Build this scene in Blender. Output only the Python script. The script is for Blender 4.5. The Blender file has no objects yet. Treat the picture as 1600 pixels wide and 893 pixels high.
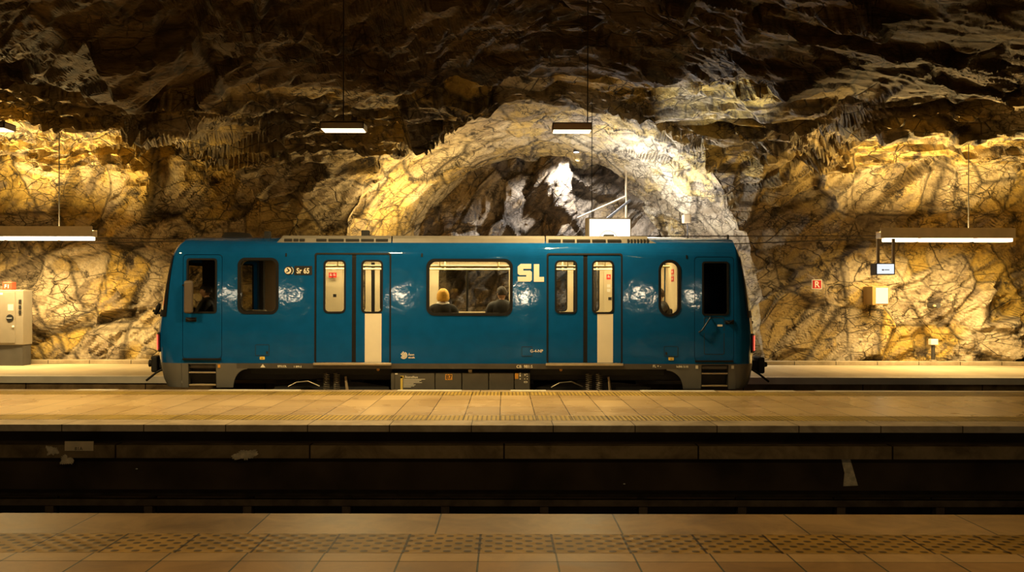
import bpy, bmesh, math, random
import numpy as np
from mathutils import Vector, Matrix

random.seed(7)
PI = math.pi
S = bpy.context.scene
COL = S.collection

# ------------------------------------------------------------------ camera, world, exposure
F = 1500.0                      # focal length in pixels of the 1600 px wide frame
VX, VY, EYE = 788.0, 472.0, 1.5
cam_d = bpy.data.cameras.new('camera')
cam_d.sensor_width = 36.0
cam_d.lens = F / 1600 * 36
cam_d.shift_x = (800 - VX) / 1600
cam_d.shift_y = (VY - 446.5) / 1600
cam_d.clip_end = 200
cam = bpy.data.objects.new('camera', cam_d)
cam.location = (0, 0, EYE)
cam.rotation_euler = (PI / 2, math.radians(-0.107), 0)
COL.objects.link(cam)
S.camera = cam
world = bpy.data.worlds.new('world')
S.world = world
world.use_nodes = True
world.node_tree.nodes['Background'].inputs[0].default_value = (1.0, 0.72, 0.40, 1)
world.node_tree.nodes['Background'].inputs[1].default_value = 0.006
S.view_settings.view_transform = 'Standard'
S.view_settings.look = 'None'
S.view_settings.gamma = 1
S.view_settings.use_curve_mapping = False
S.view_settings.exposure = 0.0
S.cycles.use_denoising = True
S.cycles.max_bounces = 6
S.cycles.transparent_max_bounces = 24
S.cycles.sample_clamp_indirect = 4.0
S.cycles.caustics_reflective = False
S.cycles.caustics_refractive = False

# lamp levels (emission strengths of seen, inferred and added lamps)
WARM = (1.0, 0.71, 0.28)
WARM_WHITE = (1.0, 0.71, 0.30)
COOL = (0.93, 0.96, 1.0)
REAR_WHITE = (1.0, 0.84, 0.56)
P_UP = 520.0       # watts, upward slot of the long platform lamps
P_TUBE = 440.0     # tubes of the long platform lamps
P_TUNNEL = 270.0   # warm lamp in the side tunnel
P_UP_COOL = 340.0  # white lamp in the side tunnel
P_BOX = 215.0      # small hanging box lamps
P_REAR = 1.3     # lamps over the platform the photo is taken from (towards the track)
P_REAR_DOWN = 20.0
P_NEAR = 56.0      # unseen box lamps added to light the near platform
E_CABIN = 24.0     # train ceiling strips


def area(parent, loc, direction, sx, sy, power, color, spread=180.0):
    """The light a lamp gives off, at its diffuser."""
    ld = bpy.data.lights.new('lamp_light', 'AREA')
    ld.shape = 'RECTANGLE'
    ld.size, ld.size_y = sx, sy
    ld.energy = power
    ld.color = color
    ld.spread = math.radians(spread)
    o = bpy.data.objects.new('lamp_light', ld)
    COL.objects.link(o)
    o.parent = parent
    o.location = Vector(loc) - Vector(parent.location)
    o.rotation_euler = Vector(direction).to_track_quat('-Z', 'Y').to_euler()
    return o


def X(px, D):
    return (px - VX) / F * D


def Z(py, D):
    return EYE + (VY - py) / F * D


def P(px, py, D):
    return Vector((X(px, D), D, Z(py, D)))


# ------------------------------------------------------------------ materials
def new_mat(name):
    m = bpy.data.materials.new(name)
    m.use_nodes = True
    nt = m.node_tree
    return m, nt, nt.nodes['Principled BSDF']


def mat(name, col, rough=0.5, metal=0.0, noise=0.12, nscale=6.0, bump=0.0, emit=None, estr=0.0, spec=0.5, coat=0.0):
    """Plain procedural material: colour broken up by noise, optional bump."""
    m, nt, b = new_mat(name)
    N, L = nt.nodes, nt.links
    b.inputs['Roughness'].default_value = rough
    b.inputs['Metallic'].default_value = metal
    b.inputs['Specular IOR Level'].default_value = spec
    b.inputs['Coat Weight'].default_value = coat
    tc = N.new('ShaderNodeTexCoord')
    nz = N.new('ShaderNodeTexNoise')
    nz.inputs['Scale'].default_value = nscale
    nz.inputs['Detail'].default_value = 5
    L.new(tc.outputs['Object'], nz.inputs['Vector'])
    r = N.new('ShaderNodeValToRGB')
    r.color_ramp.elements[0].position = 0.3
    r.color_ramp.elements[1].position = 0.7
    r.color_ramp.elements[0].color = [max(0, c * (1 - noise)) for c in col] + [1]
    r.color_ramp.elements[1].color = [min(1, c * (1 + noise)) for c in col] + [1]
    L.new(nz.outputs['Fac'], r.inputs[0])
    L.new(r.outputs[0], b.inputs['Base Color'])
    if bump:
        bp = N.new('ShaderNodeBump')
        bp.inputs['Strength'].default_value = bump
        bp.inputs['Distance'].default_value = 0.02
        L.new(nz.outputs['Fac'], bp.inputs['Height'])
        L.new(bp.outputs[0], b.inputs['Normal'])
    if emit:
        b.inputs['Emission Color'].default_value = (*emit, 1)
        b.inputs['Emission Strength'].default_value = estr
    return m


def emission(name, col, strength):
    m, nt, b = new_mat(name)
    nt.nodes.remove(b)
    e = nt.nodes.new('ShaderNodeEmission')
    e.inputs[0].default_value = (*col, 1)
    e.inputs[1].default_value = strength
    nt.links.new(e.outputs[0], nt.nodes['Material Output'].inputs[0])
    return m


def glass_mat(name, tint=(0.9, 0.92, 0.9), refl=1.0):
    m, nt, b = new_mat(name)
    N, L = nt.nodes, nt.links
    N.remove(b)
    t = N.new('ShaderNodeBsdfTransparent')
    t.inputs[0].default_value = (*tint, 1)
    g = N.new('ShaderNodeBsdfGlossy')
    g.inputs['Roughness'].default_value = 0.02
    g.inputs['Color'].default_value = (refl, refl, refl, 1)
    fr = N.new('ShaderNodeFresnel')
    fr.inputs[0].default_value = 1.5
    mx = N.new('ShaderNodeMixShader')
    L.new(fr.outputs[0], mx.inputs[0])
    L.new(t.outputs[0], mx.inputs[1])
    L.new(g.outputs[0], mx.inputs[2])
    L.new(mx.outputs[0], N['Material Output'].inputs[0])
    return m


def rock_mat(name, cream=(0.66, 0.54, 0.34), ochre=(0.66, 0.45, 0.10), grey=(0.25, 0.19, 0.12), streak=(1.0, 1.0, 1.0), rot=0.5, crust=0.0):
    """Fractured bedrock: cream and ochre blocks, grey-brown weathering, dirty joints and fine fissures.
    The mesh attribute 'block' carries joint openness (r) and a tone per broken block (g, b, a); a also holds shade painted beside the arch."""
    m, nt, b = new_mat(name)
    N, L = nt.nodes, nt.links
    b.inputs['Roughness'].default_value = 0.7
    b.inputs['Specular IOR Level'].default_value = 0.3
    geo = N.new('ShaderNodeTexCoord')
    mp = N.new('ShaderNodeMapping')
    mp.inputs['Rotation'].default_value = (0, rot, 0.2)
    mp.inputs['Scale'].default_value = streak
    L.new(geo.outputs['Object'], mp.inputs[0])
    at = N.new('ShaderNodeAttribute')
    at.attribute_name = 'block'
    sep = N.new('ShaderNodeSeparateColor')
    L.new(at.outputs['Color'], sep.inputs[0])

    def noise(scale, detail=6, rough=0.6, dist=0.0, vec=None):
        n = N.new('ShaderNodeTexNoise')
        n.inputs['Scale'].default_value = scale
        n.inputs['Detail'].default_value = detail
        n.inputs['Roughness'].default_value = rough
        n.inputs['Distortion'].default_value = dist
        L.new(vec if vec else mp.outputs[0], n.inputs['Vector'])
        return n.outputs['Fac']

    def ramp(sock, p0, p1, c0=(0, 0, 0, 1), c1=(1, 1, 1, 1)):
        r = N.new('ShaderNodeValToRGB')
        r.color_ramp.elements[0].position = p0
        r.color_ramp.elements[1].position = p1
        r.color_ramp.elements[0].color = c0
        r.color_ramp.elements[1].color = c1
        L.new(sock, r.inputs[0])
        return r.outputs[0]

    def math_(op, a, c):
        x = N.new('ShaderNodeMath')
        x.operation = op
        for s_, v in ((x.inputs[0], a), (x.inputs[1], c)):
            if isinstance(v, (int, float)):
                s_.default_value = v
            else:
                L.new(v, s_)
        return x.outputs[0]

    def mix(fac, a, bb, mode='MIX'):
        x = N.new('ShaderNodeMix')
        x.data_type = 'RGBA'
        x.blend_type = mode
        if isinstance(fac, float):
            x.inputs[0].default_value = fac
        else:
            L.new(fac, x.inputs[0])
        for s_, v in ((x.inputs[6], a), (x.inputs[7], bb)):
            if isinstance(v, tuple):
                s_.default_value = (*v, 1)
            else:
                L.new(v, s_)
        return x.outputs[2]

    # big stains steer which blocks are ochre, cream or grey-brown
    sel = math_('ADD', math_('MULTIPLY', sep.outputs[1], 0.55), math_('MULTIPLY', noise(0.5, 5, 0.6), 0.9))
    base = mix(ramp(sel, 0.61, 0.77), cream, ochre)
    sel2 = math_('ADD', math_('MULTIPLY', sep.outputs[2], 0.40), math_('MULTIPLY', noise(0.8, 7, 0.65), 1.0))
    base = mix(ramp(sel2, 0.70 - crust, 0.86 - crust), base, grey)
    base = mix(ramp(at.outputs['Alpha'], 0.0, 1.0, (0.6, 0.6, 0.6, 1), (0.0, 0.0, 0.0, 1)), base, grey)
    # dark mineral crust in streaks
    base = mix(ramp(noise(1.7, 12, 0.72), 0.56 - crust * 0.3, 0.64 - crust * 0.3), base, (0.05, 0.036, 0.024))
    base = mix(ramp(noise(9.0, 8, 0.7), 0.60, 0.70), base, (0.12, 0.085, 0.05))

    # fine straight joints in two families
    def joints(sc, width, rot_):
        m2 = N.new('ShaderNodeMapping')
        m2.inputs['Rotation'].default_value = (0.1, rot_, 0)
        m2.inputs['Scale'].default_value = sc
        L.new(geo.outputs['Object'], m2.inputs[0])
        wn = N.new('ShaderNodeTexNoise')
        wn.inputs['Scale'].default_value = 2.0
        wn.inputs['Detail'].default_value = 4
        L.new(m2.outputs[0], wn.inputs['Vector'])
        ad = N.new('ShaderNodeVectorMath')
        ad.operation = 'MULTIPLY_ADD'
        L.new(wn.outputs['Color'], ad.inputs[0])
        ad.inputs[1].default_value = (0.09, 0.09, 0.09)
        L.new(m2.outputs[0], ad.inputs[2])
        v = N.new('ShaderNodeTexVoronoi')
        v.feature = 'DISTANCE_TO_EDGE'
        v.inputs['Scale'].default_value = 1.0
        L.new(ad.outputs[0], v.inputs['Vector'])
        return ramp(v.outputs['Distance'], 0.0, width)
    j1 = joints((0.6, 0.9, 1.5), 0.014, 0.65)
    j1 = math_('MAXIMUM', j1, ramp(noise(0.6, 4), 0.46, 0.60))
    j2 = joints((1.6, 2.0, 4.2), 0.028, -0.5)
    j2 = math_('MAXIMUM', j2, ramp(noise(0.9, 4), 0.40, 0.54))
    j3 = joints((6.0, 6.0, 12.0), 0.07, 0.3)
    j3 = math_('MAXIMUM', j3, ramp(noise(1.3, 4), 0.36, 0.46))
    jj = math_('MULTIPLY', math_('MULTIPLY', j1, j2), math_('MULTIPLY', j3, sep.outputs[0]))
    base = mix(jj, (0.035, 0.025, 0.016), base)
    base = mix(0.55, base, ramp(noise(16.0, 10, 0.72), 0.32, 0.66, (0.35, 0.34, 0.33, 1), (1.25, 1.25, 1.25, 1)), 'MULTIPLY')
    L.new(base, b.inputs['Base Color'])
    hgt = math_('ADD', math_('MULTIPLY', jj, 0.45), math_('ADD', noise(5.0, 12, 0.75), math_('MULTIPLY', noise(1.6, 10, 0.65), 0.35)))
    bp = N.new('ShaderNodeBump')
    bp.inputs['Strength'].default_value = 0.8
    bp.inputs['Distance'].default_value = 0.10
    L.new(hgt, bp.inputs['Height'])
    L.new(bp.outputs[0], b.inputs['Normal'])
    return m


def tile_mat(name, c1, c2, joint, bw, rh, mortar=0.008, rough=0.35, offset=0.0, origin=(0, 0, 0), stain=0.35, calm=False):
    """Stone slabs laid in a grid; slab-to-slab tone, stains and dark joints."""
    m, nt, b = new_mat(name)
    N, L = nt.nodes, nt.links
    b.inputs['Specular IOR Level'].default_value = 0.5 if calm else 0.12
    tc = N.new('ShaderNodeTexCoord')
    mp = N.new('ShaderNodeMapping')
    mp.inputs['Location'].default_value = origin
    L.new(tc.outputs['Object'], mp.inputs[0])
    br = N.new('ShaderNodeTexBrick')
    br.offset = offset
    br.offset_frequency = 2
    br.squash = 1.0
    br.inputs['Color1'].default_value = (*c1, 1)
    br.inputs['Color2'].default_value = (*c2, 1)
    br.inputs['Mortar'].default_value = (*joint, 1)
    br.inputs['Scale'].default_value = 1
    br.inputs['Mortar Size'].default_value = mortar
    br.inputs['Mortar Smooth'].default_value = 0.2
    br.inputs['Brick Width'].default_value = bw
    br.inputs['Row Height'].default_value = rh
    L.new(mp.outputs[0], br.inputs[0])
    nz = N.new('ShaderNodeTexNoise')
    nz.inputs['Scale'].default_value = 0.8 if calm else 2.2
    nz.inputs['Detail'].default_value = 3 if calm else 9
    nz.inputs['Roughness'].default_value = 0.5 if calm else 0.65
    nz.inputs['Distortion'].default_value = 0.0 if calm else 0.7
    L.new(tc.outputs['Object'], nz.inputs[0])
    r = N.new('ShaderNodeValToRGB')
    r.color_ramp.elements[0].position = 0.32
    r.color_ramp.elements[1].position = 0.6
    k = 1 - stain
    r.color_ramp.elements[0].color = (k, k * 0.96, k * 0.9, 1)
    r.color_ramp.elements[1].color = (1.06, 1.06, 1.06, 1)
    L.new(nz.outputs['Fac'], r.inputs[0])
    mx = N.new('ShaderNodeMix')
    mx.data_type = 'RGBA'
    mx.blend_type = 'MULTIPLY'
    mx.inputs[0].default_value = 1
    L.new(br.outputs['Color'], mx.inputs[6])
    L.new(r.outputs[0], mx.inputs[7])
    L.new(mx.outputs[2], b.inputs['Base Color'])
    rr_ = N.new('ShaderNodeMapRange')
    rr_.inputs['From Min'].default_value = 0.3
    rr_.inputs['From Max'].default_value = 0.7
    rr_.inputs['To Min'].default_value = rough - 0.03
    rr_.inputs['To Max'].default_value = rough + 0.05
    L.new(nz.outputs['Fac'], rr_.inputs[0])
    L.new(rr_.outputs[0], b.inputs['Roughness'])
    bp = N.new('ShaderNodeBump')
    bp.invert = True
    bp.inputs['Strength'].default_value = 0.5
    bp.inputs['Distance'].default_value = 0.006
    L.new(br.outputs['Fac'], bp.inputs['Height'])
    L.new(bp.outputs[0], b.inputs['Normal'])
    return m


def tactile_mat(name, c1, c2, dots, pitch, bw, rh, joint=(0.05, 0.035, 0.02), origin=(0, 0, 0)):
    """Tactile paving: rows of worn dots, or of short ridges."""
    m, nt, b = new_mat(name)
    N, L = nt.nodes, nt.links
    b.inputs['Roughness'].default_value = 0.5
    b.inputs['Specular IOR Level'].default_value = 0.12 if dots else 0.3
    tc = N.new('ShaderNodeTexCoord')
    sp = N.new('ShaderNodeSeparateXYZ')
    L.new(tc.outputs['Object'], sp.inputs[0])

    def tri(sock, per):
        a = N.new('ShaderNodeMath')
        a.operation = 'MULTIPLY'
        a.inputs[1].default_value = 2 * PI / per
        L.new(sock, a.inputs[0])
        s = N.new('ShaderNodeMath')
        s.operation = 'SINE'
        L.new(a.outputs[0], s.inputs[0])
        return s.outputs[0]
    sx = tri(sp.outputs[0], pitch)
    if dots:
        sy = tri(sp.outputs[1], pitch)
        mm = N.new('ShaderNodeMath')
        mm.operation = 'MULTIPLY'
        L.new(sx, mm.inputs[0])
        L.new(sy, mm.inputs[1])
        h = mm.outputs[0]
    else:
        h = sx
    r = N.new('ShaderNodeValToRGB')
    r.color_ramp.elements[0].position = 0.25 if dots else 0.3
    r.color_ramp.elements[1].position = 0.5 if dots else 0.7
    r.color_ramp.elements[0].color = (*c1, 1)
    r.color_ramp.elements[1].color = (*c2, 1)
    L.new(h, r.inputs[0])
    mp = N.new('ShaderNodeMapping')
    mp.inputs['Location'].default_value = origin
    L.new(tc.outputs['Object'], mp.inputs[0])
    br = N.new('ShaderNodeTexBrick')
    br.offset = 0
    br.inputs['Color1'].default_value = (1, 1, 1, 1)
    br.inputs['Color2'].default_value = (0.8, 0.8, 0.8, 1)
    br.inputs['Mortar'].default_value = (*[j * 3 for j in joint], 1)
    br.inputs['Scale'].default_value = 1
    br.inputs['Mortar Size'].default_value = 0.008
    br.inputs['Brick Width'].default_value = bw
    br.inputs['Row Height'].default_value = rh
    L.new(mp.outputs[0], br.inputs[0])
    nz = N.new('ShaderNodeTexNoise')
    nz.inputs['Scale'].default_value = 3
    nz.inputs['Detail'].default_value = 8
    L.new(tc.outputs['Object'], nz.inputs[0])
    r2 = N.new('ShaderNodeValToRGB')
    r2.color_ramp.elements[0].position = 0.3
    r2.color_ramp.elements[1].position = 0.65
    r2.color_ramp.elements[0].color = (0.65, 0.65, 0.65, 1)
    L.new(nz.outputs['Fac'], r2.inputs[0])
    prev = r.outputs[0]
    for s in (br.outputs['Color'], r2.outputs[0]):
        mx = N.new('ShaderNodeMix')
        mx.data_type = 'RGBA'
        mx.blend_type = 'MULTIPLY'
        mx.inputs[0].default_value = 1
        L.new(prev, mx.inputs[6])
        L.new(s, mx.inputs[7])
        prev = mx.outputs[2]
    L.new(prev, b.inputs['Base Color'])
    bp = N.new('ShaderNodeBump')
    bp.inputs['Strength'].default_value = 0.6
    bp.inputs['Distance'].default_value = 0.004
    L.new(h, bp.inputs['Height'])
    L.new(bp.outputs[0], b.inputs['Normal'])
    return m


# ------------------------------------------------------------------ object helpers
def link(name, me, m=None, parent=None, smooth=False):
    o = bpy.data.objects.new(name, me)
    COL.objects.link(o)
    if m is not None:
        for mm in (m if isinstance(m, (list, tuple)) else [m]):
            me.materials.append(mm)
    if parent is not None:
        o.parent = parent
        o.matrix_parent_inverse = Matrix.Identity(4)
        o.location = -Vector(parent_world(parent))
    if smooth:
        me.polygons.foreach_set('use_smooth', [True] * len(me.polygons))
    return o


def parent_world(p):
    v = Vector(p.location)
    if p.parent:
        v = v + parent_world(p.parent)
    return v


def obj(name, bm, m=None, parent=None, smooth=False):
    """Link a bmesh given in world coordinates (parents here are never rotated while building)."""
    me = bpy.data.meshes.new(name)
    bm.normal_update()
    bm.to_mesh(me)
    bm.free()
    return link(name, me, m, parent, smooth)


def tag(o, label, cat=None, group=None, kind=None):
    o['label'] = label
    if cat:
        o['category'] = cat
    if group:
        o['group'] = group
    if kind:
        o['kind'] = kind
    return o


def thing(name, label, cat, loc=(0, 0, 0), group=None):
    o = bpy.data.objects.new(name, None)
    o.empty_display_size = 0.2
    COL.objects.link(o)
    o.location = loc
    return tag(o, label, cat, group)


def struct(o, label=None):
    o['kind'] = 'structure'
    if label:
        o['label'] = label
    return o


def dup(root, delta, label=None):
    """Copy a thing, its parts and their sub-parts; shift by delta."""
    r = root.copy()
    COL.objects.link(r)
    r.location = Vector(root.location) + Vector(delta)
    if label:
        r['label'] = label
    for ch in list(root.children):
        c = ch.copy()
        COL.objects.link(c)
        c.parent = r
        for g in list(ch.children):
            d = g.copy()
            COL.objects.link(d)
            d.parent = c
    return r


def bx(bm, x0, x1, y0, y1, z0, z1, bev=0.0, seg=2):
    r = bmesh.ops.create_cube(bm, size=1.0, matrix=Matrix.Translation(((x0 + x1) / 2, (y0 + y1) / 2, (z0 + z1) / 2)) @ Matrix.Diagonal((abs(x1 - x0), abs(y1 - y0), abs(z1 - z0), 1)))
    if bev > 0:
        vs = set(r['verts'])
        es = [e for e in bm.edges if e.verts[0] in vs and e.verts[1] in vs]
        bmesh.ops.bevel(bm, geom=es, offset=bev, segments=seg, profile=0.5, affect='EDGES')
    return bm


def BX(*a, **k):
    return bx(bmesh.new(), *a, **k)


def tube(bm, pts, r, n=8, cap=True):
    """Round bar along a polyline; r may be a list."""
    pts = [Vector(p) for p in pts]
    rs = r if isinstance(r, (list, tuple)) else [r] * len(pts)
    rings = []
    t0 = (pts[1] - pts[0]).normalized()
    up = Vector((0, 0, 1)) if abs(t0.z) < 0.9 else Vector((1, 0, 0))
    u = t0.cross(up).normalized()
    for i, p in enumerate(pts):
        if i == 0:
            t = pts[1] - pts[0]
        elif i == len(pts) - 1:
            t = pts[-1] - pts[-2]
        else:
            t = (pts[i + 1] - pts[i]).normalized() + (pts[i] - pts[i - 1]).normalized()
        t.normalize()
        u = (u - t * u.dot(t)).normalized()
        v = t.cross(u)
        rings.append([bm.verts.new(p + (u * math.cos(2 * PI * k / n) + v * math.sin(2 * PI * k / n)) * rs[i]) for k in range(n)])
    for a, b in zip(rings[:-1], rings[1:]):
        for k in range(n):
            bm.faces.new((a[k], a[(k + 1) % n], b[(k + 1) % n], b[k]))
    if cap:
        bm.faces.new(rings[0][::-1])
        bm.faces.new(rings[-1])
    return bm


def TUBE(*a, **k):
    return tube(bmesh.new(), *a, **k)


def cyl(bm, c, r, h, axis='Z', n=24, r2=None):
    rot = {'Z': Matrix.Identity(4), 'Y': Matrix.Rotation(PI / 2, 4, 'X'), 'X': Matrix.Rotation(PI / 2, 4, 'Y')}[axis]
    bmesh.ops.create_cone(bm, cap_ends=True, segments=n, radius1=r, radius2=r if r2 is None else r2, depth=h, matrix=Matrix.Translation(c) @ rot)
    return bm


def rr(x0, z0, x1, z1, r, n=6):
    """Rounded rectangle outline."""
    if x1 < x0:
        x0, x1 = x1, x0
    if z1 < z0:
        z0, z1 = z1, z0
    r = min(r, (x1 - x0) / 2 - 1e-4, (z1 - z0) / 2 - 1e-4)
    if r <= 0:
        return [(x0, z0), (x1, z0), (x1, z1), (x0, z1)]
    out = []
    for cx, cz, a0 in ((x1 - r, z0 + r, -PI / 2), (x1 - r, z1 - r, 0), (x0 + r, z1 - r, PI / 2), (x0 + r, z0 + r, PI)):
        for k in range(n + 1):
            a = a0 + PI / 2 * k / n
            out.append((cx + r * math.cos(a), cz + r * math.sin(a)))
    return out


def bake(o):
    dg = bpy.context.evaluated_depsgraph_get()
    dg.update()
    me = bpy.data.meshes.new_from_object(o.evaluated_get(dg))
    d = o.data
    bpy.data.objects.remove(o)
    return me


def panel(outline, holes=(), t=0.02, cuts=(), xcuts=()):
    """Flat sheet with holes in the x-z plane (thickness along y, centred on y=0), returned as a bmesh."""
    cu = bpy.data.curves.new('sheet', 'CURVE')
    cu.dimensions = '2D'
    cu.fill_mode = 'BOTH'
    cu.extrude = t / 2
    for pts in [outline] + list(holes):
        sp = cu.splines.new('POLY')
        sp.points.add(len(pts) - 1)
        for p, q in zip(sp.points, pts):
            p.co = (q[0], q[1], 0, 1)
        sp.use_cyclic_u = True
    o = bpy.data.objects.new('sheet', cu)
    COL.objects.link(o)
    me = bake(o)
    bm = bmesh.new()
    bm.from_mesh(me)
    bpy.data.meshes.remove(me)
    for v in bm.verts:
        v.co = Vector((v.co.x, -v.co.z, v.co.y))
    bmesh.ops.remove_doubles(bm, verts=bm.verts, dist=1e-5)
    bmesh.ops.recalc_face_normals(bm, faces=bm.faces)
    for z in cuts:
        bmesh.ops.bisect_plane(bm, geom=bm.verts[:] + bm.edges[:] + bm.faces[:], plane_co=(0, 0, z), plane_no=(0, 0, 1))
    for x in xcuts:
        bmesh.ops.bisect_plane(bm, geom=bm.verts[:] + bm.edges[:] + bm.faces[:], plane_co=(x, 0, 0), plane_no=(1, 0, 0))
    return bm


def text_bm(s, size, x, z, y=0, align='LEFT', depth=0.002, bold=0.0, sx=1.0):
    """Lettering in the x-z plane, readable from -y."""
    cu = bpy.data.curves.new('lettering', 'FONT')
    cu.body = s
    cu.size = size
    cu.extrude = depth
    cu.offset = bold
    cu.align_x = align
    cu.resolution_u = 3
    o = bpy.data.objects.new('lettering', cu)
    COL.objects.link(o)
    me = bake(o)
    bm = bmesh.new()
    bm.from_mesh(me)
    bpy.data.meshes.remove(me)
    for v in bm.verts:
        v.co = Vector((x + v.co.x * sx, y - v.co.z, z + v.co.y))
    return bm


def join(*bms):
    out = bmesh.new()
    for b in bms:
        me = bpy.data.meshes.new('tmp')
        b.to_mesh(me)
        b.free()
        out.from_mesh(me)
        bpy.data.meshes.remove(me)
    return out


def mesh_np(name, co, quads, m, smooth=False):
    me = bpy.data.meshes.new(name)
    me.vertices.add(len(co))
    me.vertices.foreach_set('co', co.astype(np.float32).ravel())
    n = len(quads)
    me.loops.add(n * 4)
    me.polygons.add(n)
    me.loops.foreach_set('vertex_index', quads.astype(np.int32).ravel())
    me.polygons.foreach_set('loop_start', np.arange(0, n * 4, 4, dtype=np.int32))
    me.polygons.foreach_set('use_smooth', np.full(n, smooth, dtype=bool))
    me.update(calc_edges=True)
    me.validate()
    return link(name, me, m)


# ------------------------------------------------------------------ rock field (numpy)
def _hash(ix, iy, iz, seed):
    h = (ix.astype(np.uint32) * np.uint32(73856093)) ^ (iy.astype(np.uint32) * np.uint32(19349663)) ^ (iz.astype(np.uint32) * np.uint32(83492791)) ^ np.uint32(seed * 2654435761 & 0xffffffff)
    h ^= h >> np.uint32(15)
    h *= np.uint32(0x2c1b3c6d)
    h ^= h >> np.uint32(12)
    h *= np.uint32(0x297a2d39)
    h ^= h >> np.uint32(15)
    return h


def _r(h, k):
    h = h * np.uint32(2 * k + 1) + np.uint32((k * 0x9e3779b9) & 0xffffffff)
    h ^= h >> np.uint32(16)
    h *= np.uint32(0x7feb352d)
    h ^= h >> np.uint32(15)
    return (h >> np.uint32(8)).astype(np.float32) / np.float32(1 << 24)


def facets(p, seed, tilt=1.0, step=0.5, full=False, soft=0.12):
    """Every Voronoi cell is a tilted plane at its own height: broken rock faces with ledges between."""
    p = p.astype(np.float32)
    b = np.floor(p).astype(np.int64)
    f = p - b
    n = len(p)
    best = np.full(n, 1e9, np.float32)
    second = np.full(n, 1e9, np.float32)
    bh, sh = np.zeros(n, np.uint32), np.zeros(n, np.uint32)
    bd, sd = np.zeros_like(p), np.zeros_like(p)
    for i in (-1, 0, 1):
        for j in (-1, 0, 1):
            for k in (-1, 0, 1):
                h = _hash(b[:, 0] + i, b[:, 1] + j, b[:, 2] + k, seed)
                d = np.stack([f[:, 0] - i - _r(h, 1), f[:, 1] - j - _r(h, 2), f[:, 2] - k - _r(h, 3)], 1)
                q = (d * d).sum(1)
                m = q < best
                m2 = (~m) & (q < second)
                second = np.where(m, best, np.where(m2, q, second))
                sh = np.where(m, bh, np.where(m2, h, sh))
                sd = np.where(m[:, None], bd, np.where(m2[:, None], d, sd))
                best = np.where(m, q, best)
                bh = np.where(m, h, bh)
                bd = np.where(m[:, None], d, bd)

    def plane(hh, dd):
        g = np.stack([_r(hh, 4), _r(hh, 5), _r(hh, 6)], 1) * 2 - 1
        return (_r(hh, 7) * 2 - 1) * step + (g * dd).sum(1) * tilt
    e = np.sqrt(second) - np.sqrt(best)
    k = 0.5 + 0.5 * np.clip(e / soft, 0, 1)          # ledges get a short slope instead of a sheer jump
    h = plane(bh, bd) * k + plane(sh, sd) * (1 - k)
    if full:
        return h, e, _r(bh, 8)
    return h


def vnoise(p, seed):
    p = p.astype(np.float32)
    b = np.floor(p).astype(np.int64)
    f = p - b
    f = f * f * (3 - 2 * f)
    out = np.zeros(len(p), np.float32)
    for i in (0, 1):
        for j in (0, 1):
            for k in (0, 1):
                w = (f[:, 0] if i else 1 - f[:, 0]) * (f[:, 1] if j else 1 - f[:, 1]) * (f[:, 2] if k else 1 - f[:, 2])
                out += w * _r(_hash(b[:, 0] + i, b[:, 1] + j, b[:, 2] + k, seed), 1)
    return out * 2 - 1


def fbm(p, seed, o=4):
    a, s, out = 1.0, 1.0, 0
    for k in range(o):
        out = out + a * vnoise(p * s, seed + k)
        a *= 0.5
        s *= 2.1
    return out


def rock_h(p, coarse=False, vault=0.0):
    """Height of the rock relief at points p, with joint openness and block tones (n x 4)."""
    w = np.stack([fbm(p * 0.4, 11, 3), fbm(p * 0.4, 21, 3), fbm(p * 0.4, 31, 3)], 1)
    q = p + 0.07 * w
    up = sstep(4.7, 5.9, p[:, 2]) * (1 - vault)          # the roof breaks into long flat slivers
    ang = 0.62 - up * (0.50 + 0.45 * np.tanh(0.3 * (p[:, 0] - 1.0)))
    cs, sn = np.cos(ang), np.sin(ang)
    zz = q[:, 2] - 0.6 * q[:, 1] * up
    u = q[:, 0] * cs + zz * sn
    v = -q[:, 0] * sn + zz * cs
    su, sv = 0.62 - 0.34 * up, 1.05 + 0.35 * up
    s = np.stack([u * su, q[:, 1] * (0.8 - 0.25 * up), v * sv], 1)
    h0, e0, c0 = facets(q * 0.36, 3, 1.0, 0.5, True, 0.045)
    h1, e1, c1 = facets(s * 0.9, 5, 1.1, 0.5, True, 0.09)
    h = 0.48 * h0 + (0.33 + 0.02 * up) * h1
    h = h * (1 - 0.20 * up)
    if coarse:
        return h
    h2, e2, c2 = facets(s * 2.1, 7, 1.1, 0.5, True, 0.15)
    h3, e3, c3 = facets(s * np.array([3.6, 5.0, 7.0]), 9, 1.1, 0.6, True, 0.25)
    rough = sstep(-0.25, 0.35, w[:, 2])
    h = h + 0.19 * (0.5 + 0.5 * rough) * h2 + 0.085 * (0.35 + 0.65 * rough) * h3 + 0.012 * fbm(p * 3.5, 41, 4)
    joint = np.minimum(np.clip(e1 / 0.05, 0, 1), np.clip(e2 / 0.07, 0, 1) * 0.6 + 0.4)
    joint = np.minimum(joint, np.clip(e0 / 0.02, 0, 1))
    att = np.stack([joint, 0.6 * c1 + 0.4 * c2, c2 * 0.5 + c3 * 0.5, c0 * 0.5 + c1 * 0.5], 1)
    # beside the arch the grey-brown rock is greyed further, light falloff put into colour
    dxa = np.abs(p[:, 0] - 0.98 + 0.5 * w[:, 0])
    shade_zone = sstep(4.2, 5.0, dxa) * (1 - sstep(6.2, 8.4, dxa)) * (1 - vault)
    att[:, 3] *= 1 - shade_zone
    return h, att


def set_rock_attr(o, att):
    a = o.data.attributes.new('block', 'FLOAT_COLOR', 'POINT')
    a.data.foreach_set('color', att.astype(np.float32).ravel())
    return o


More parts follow.
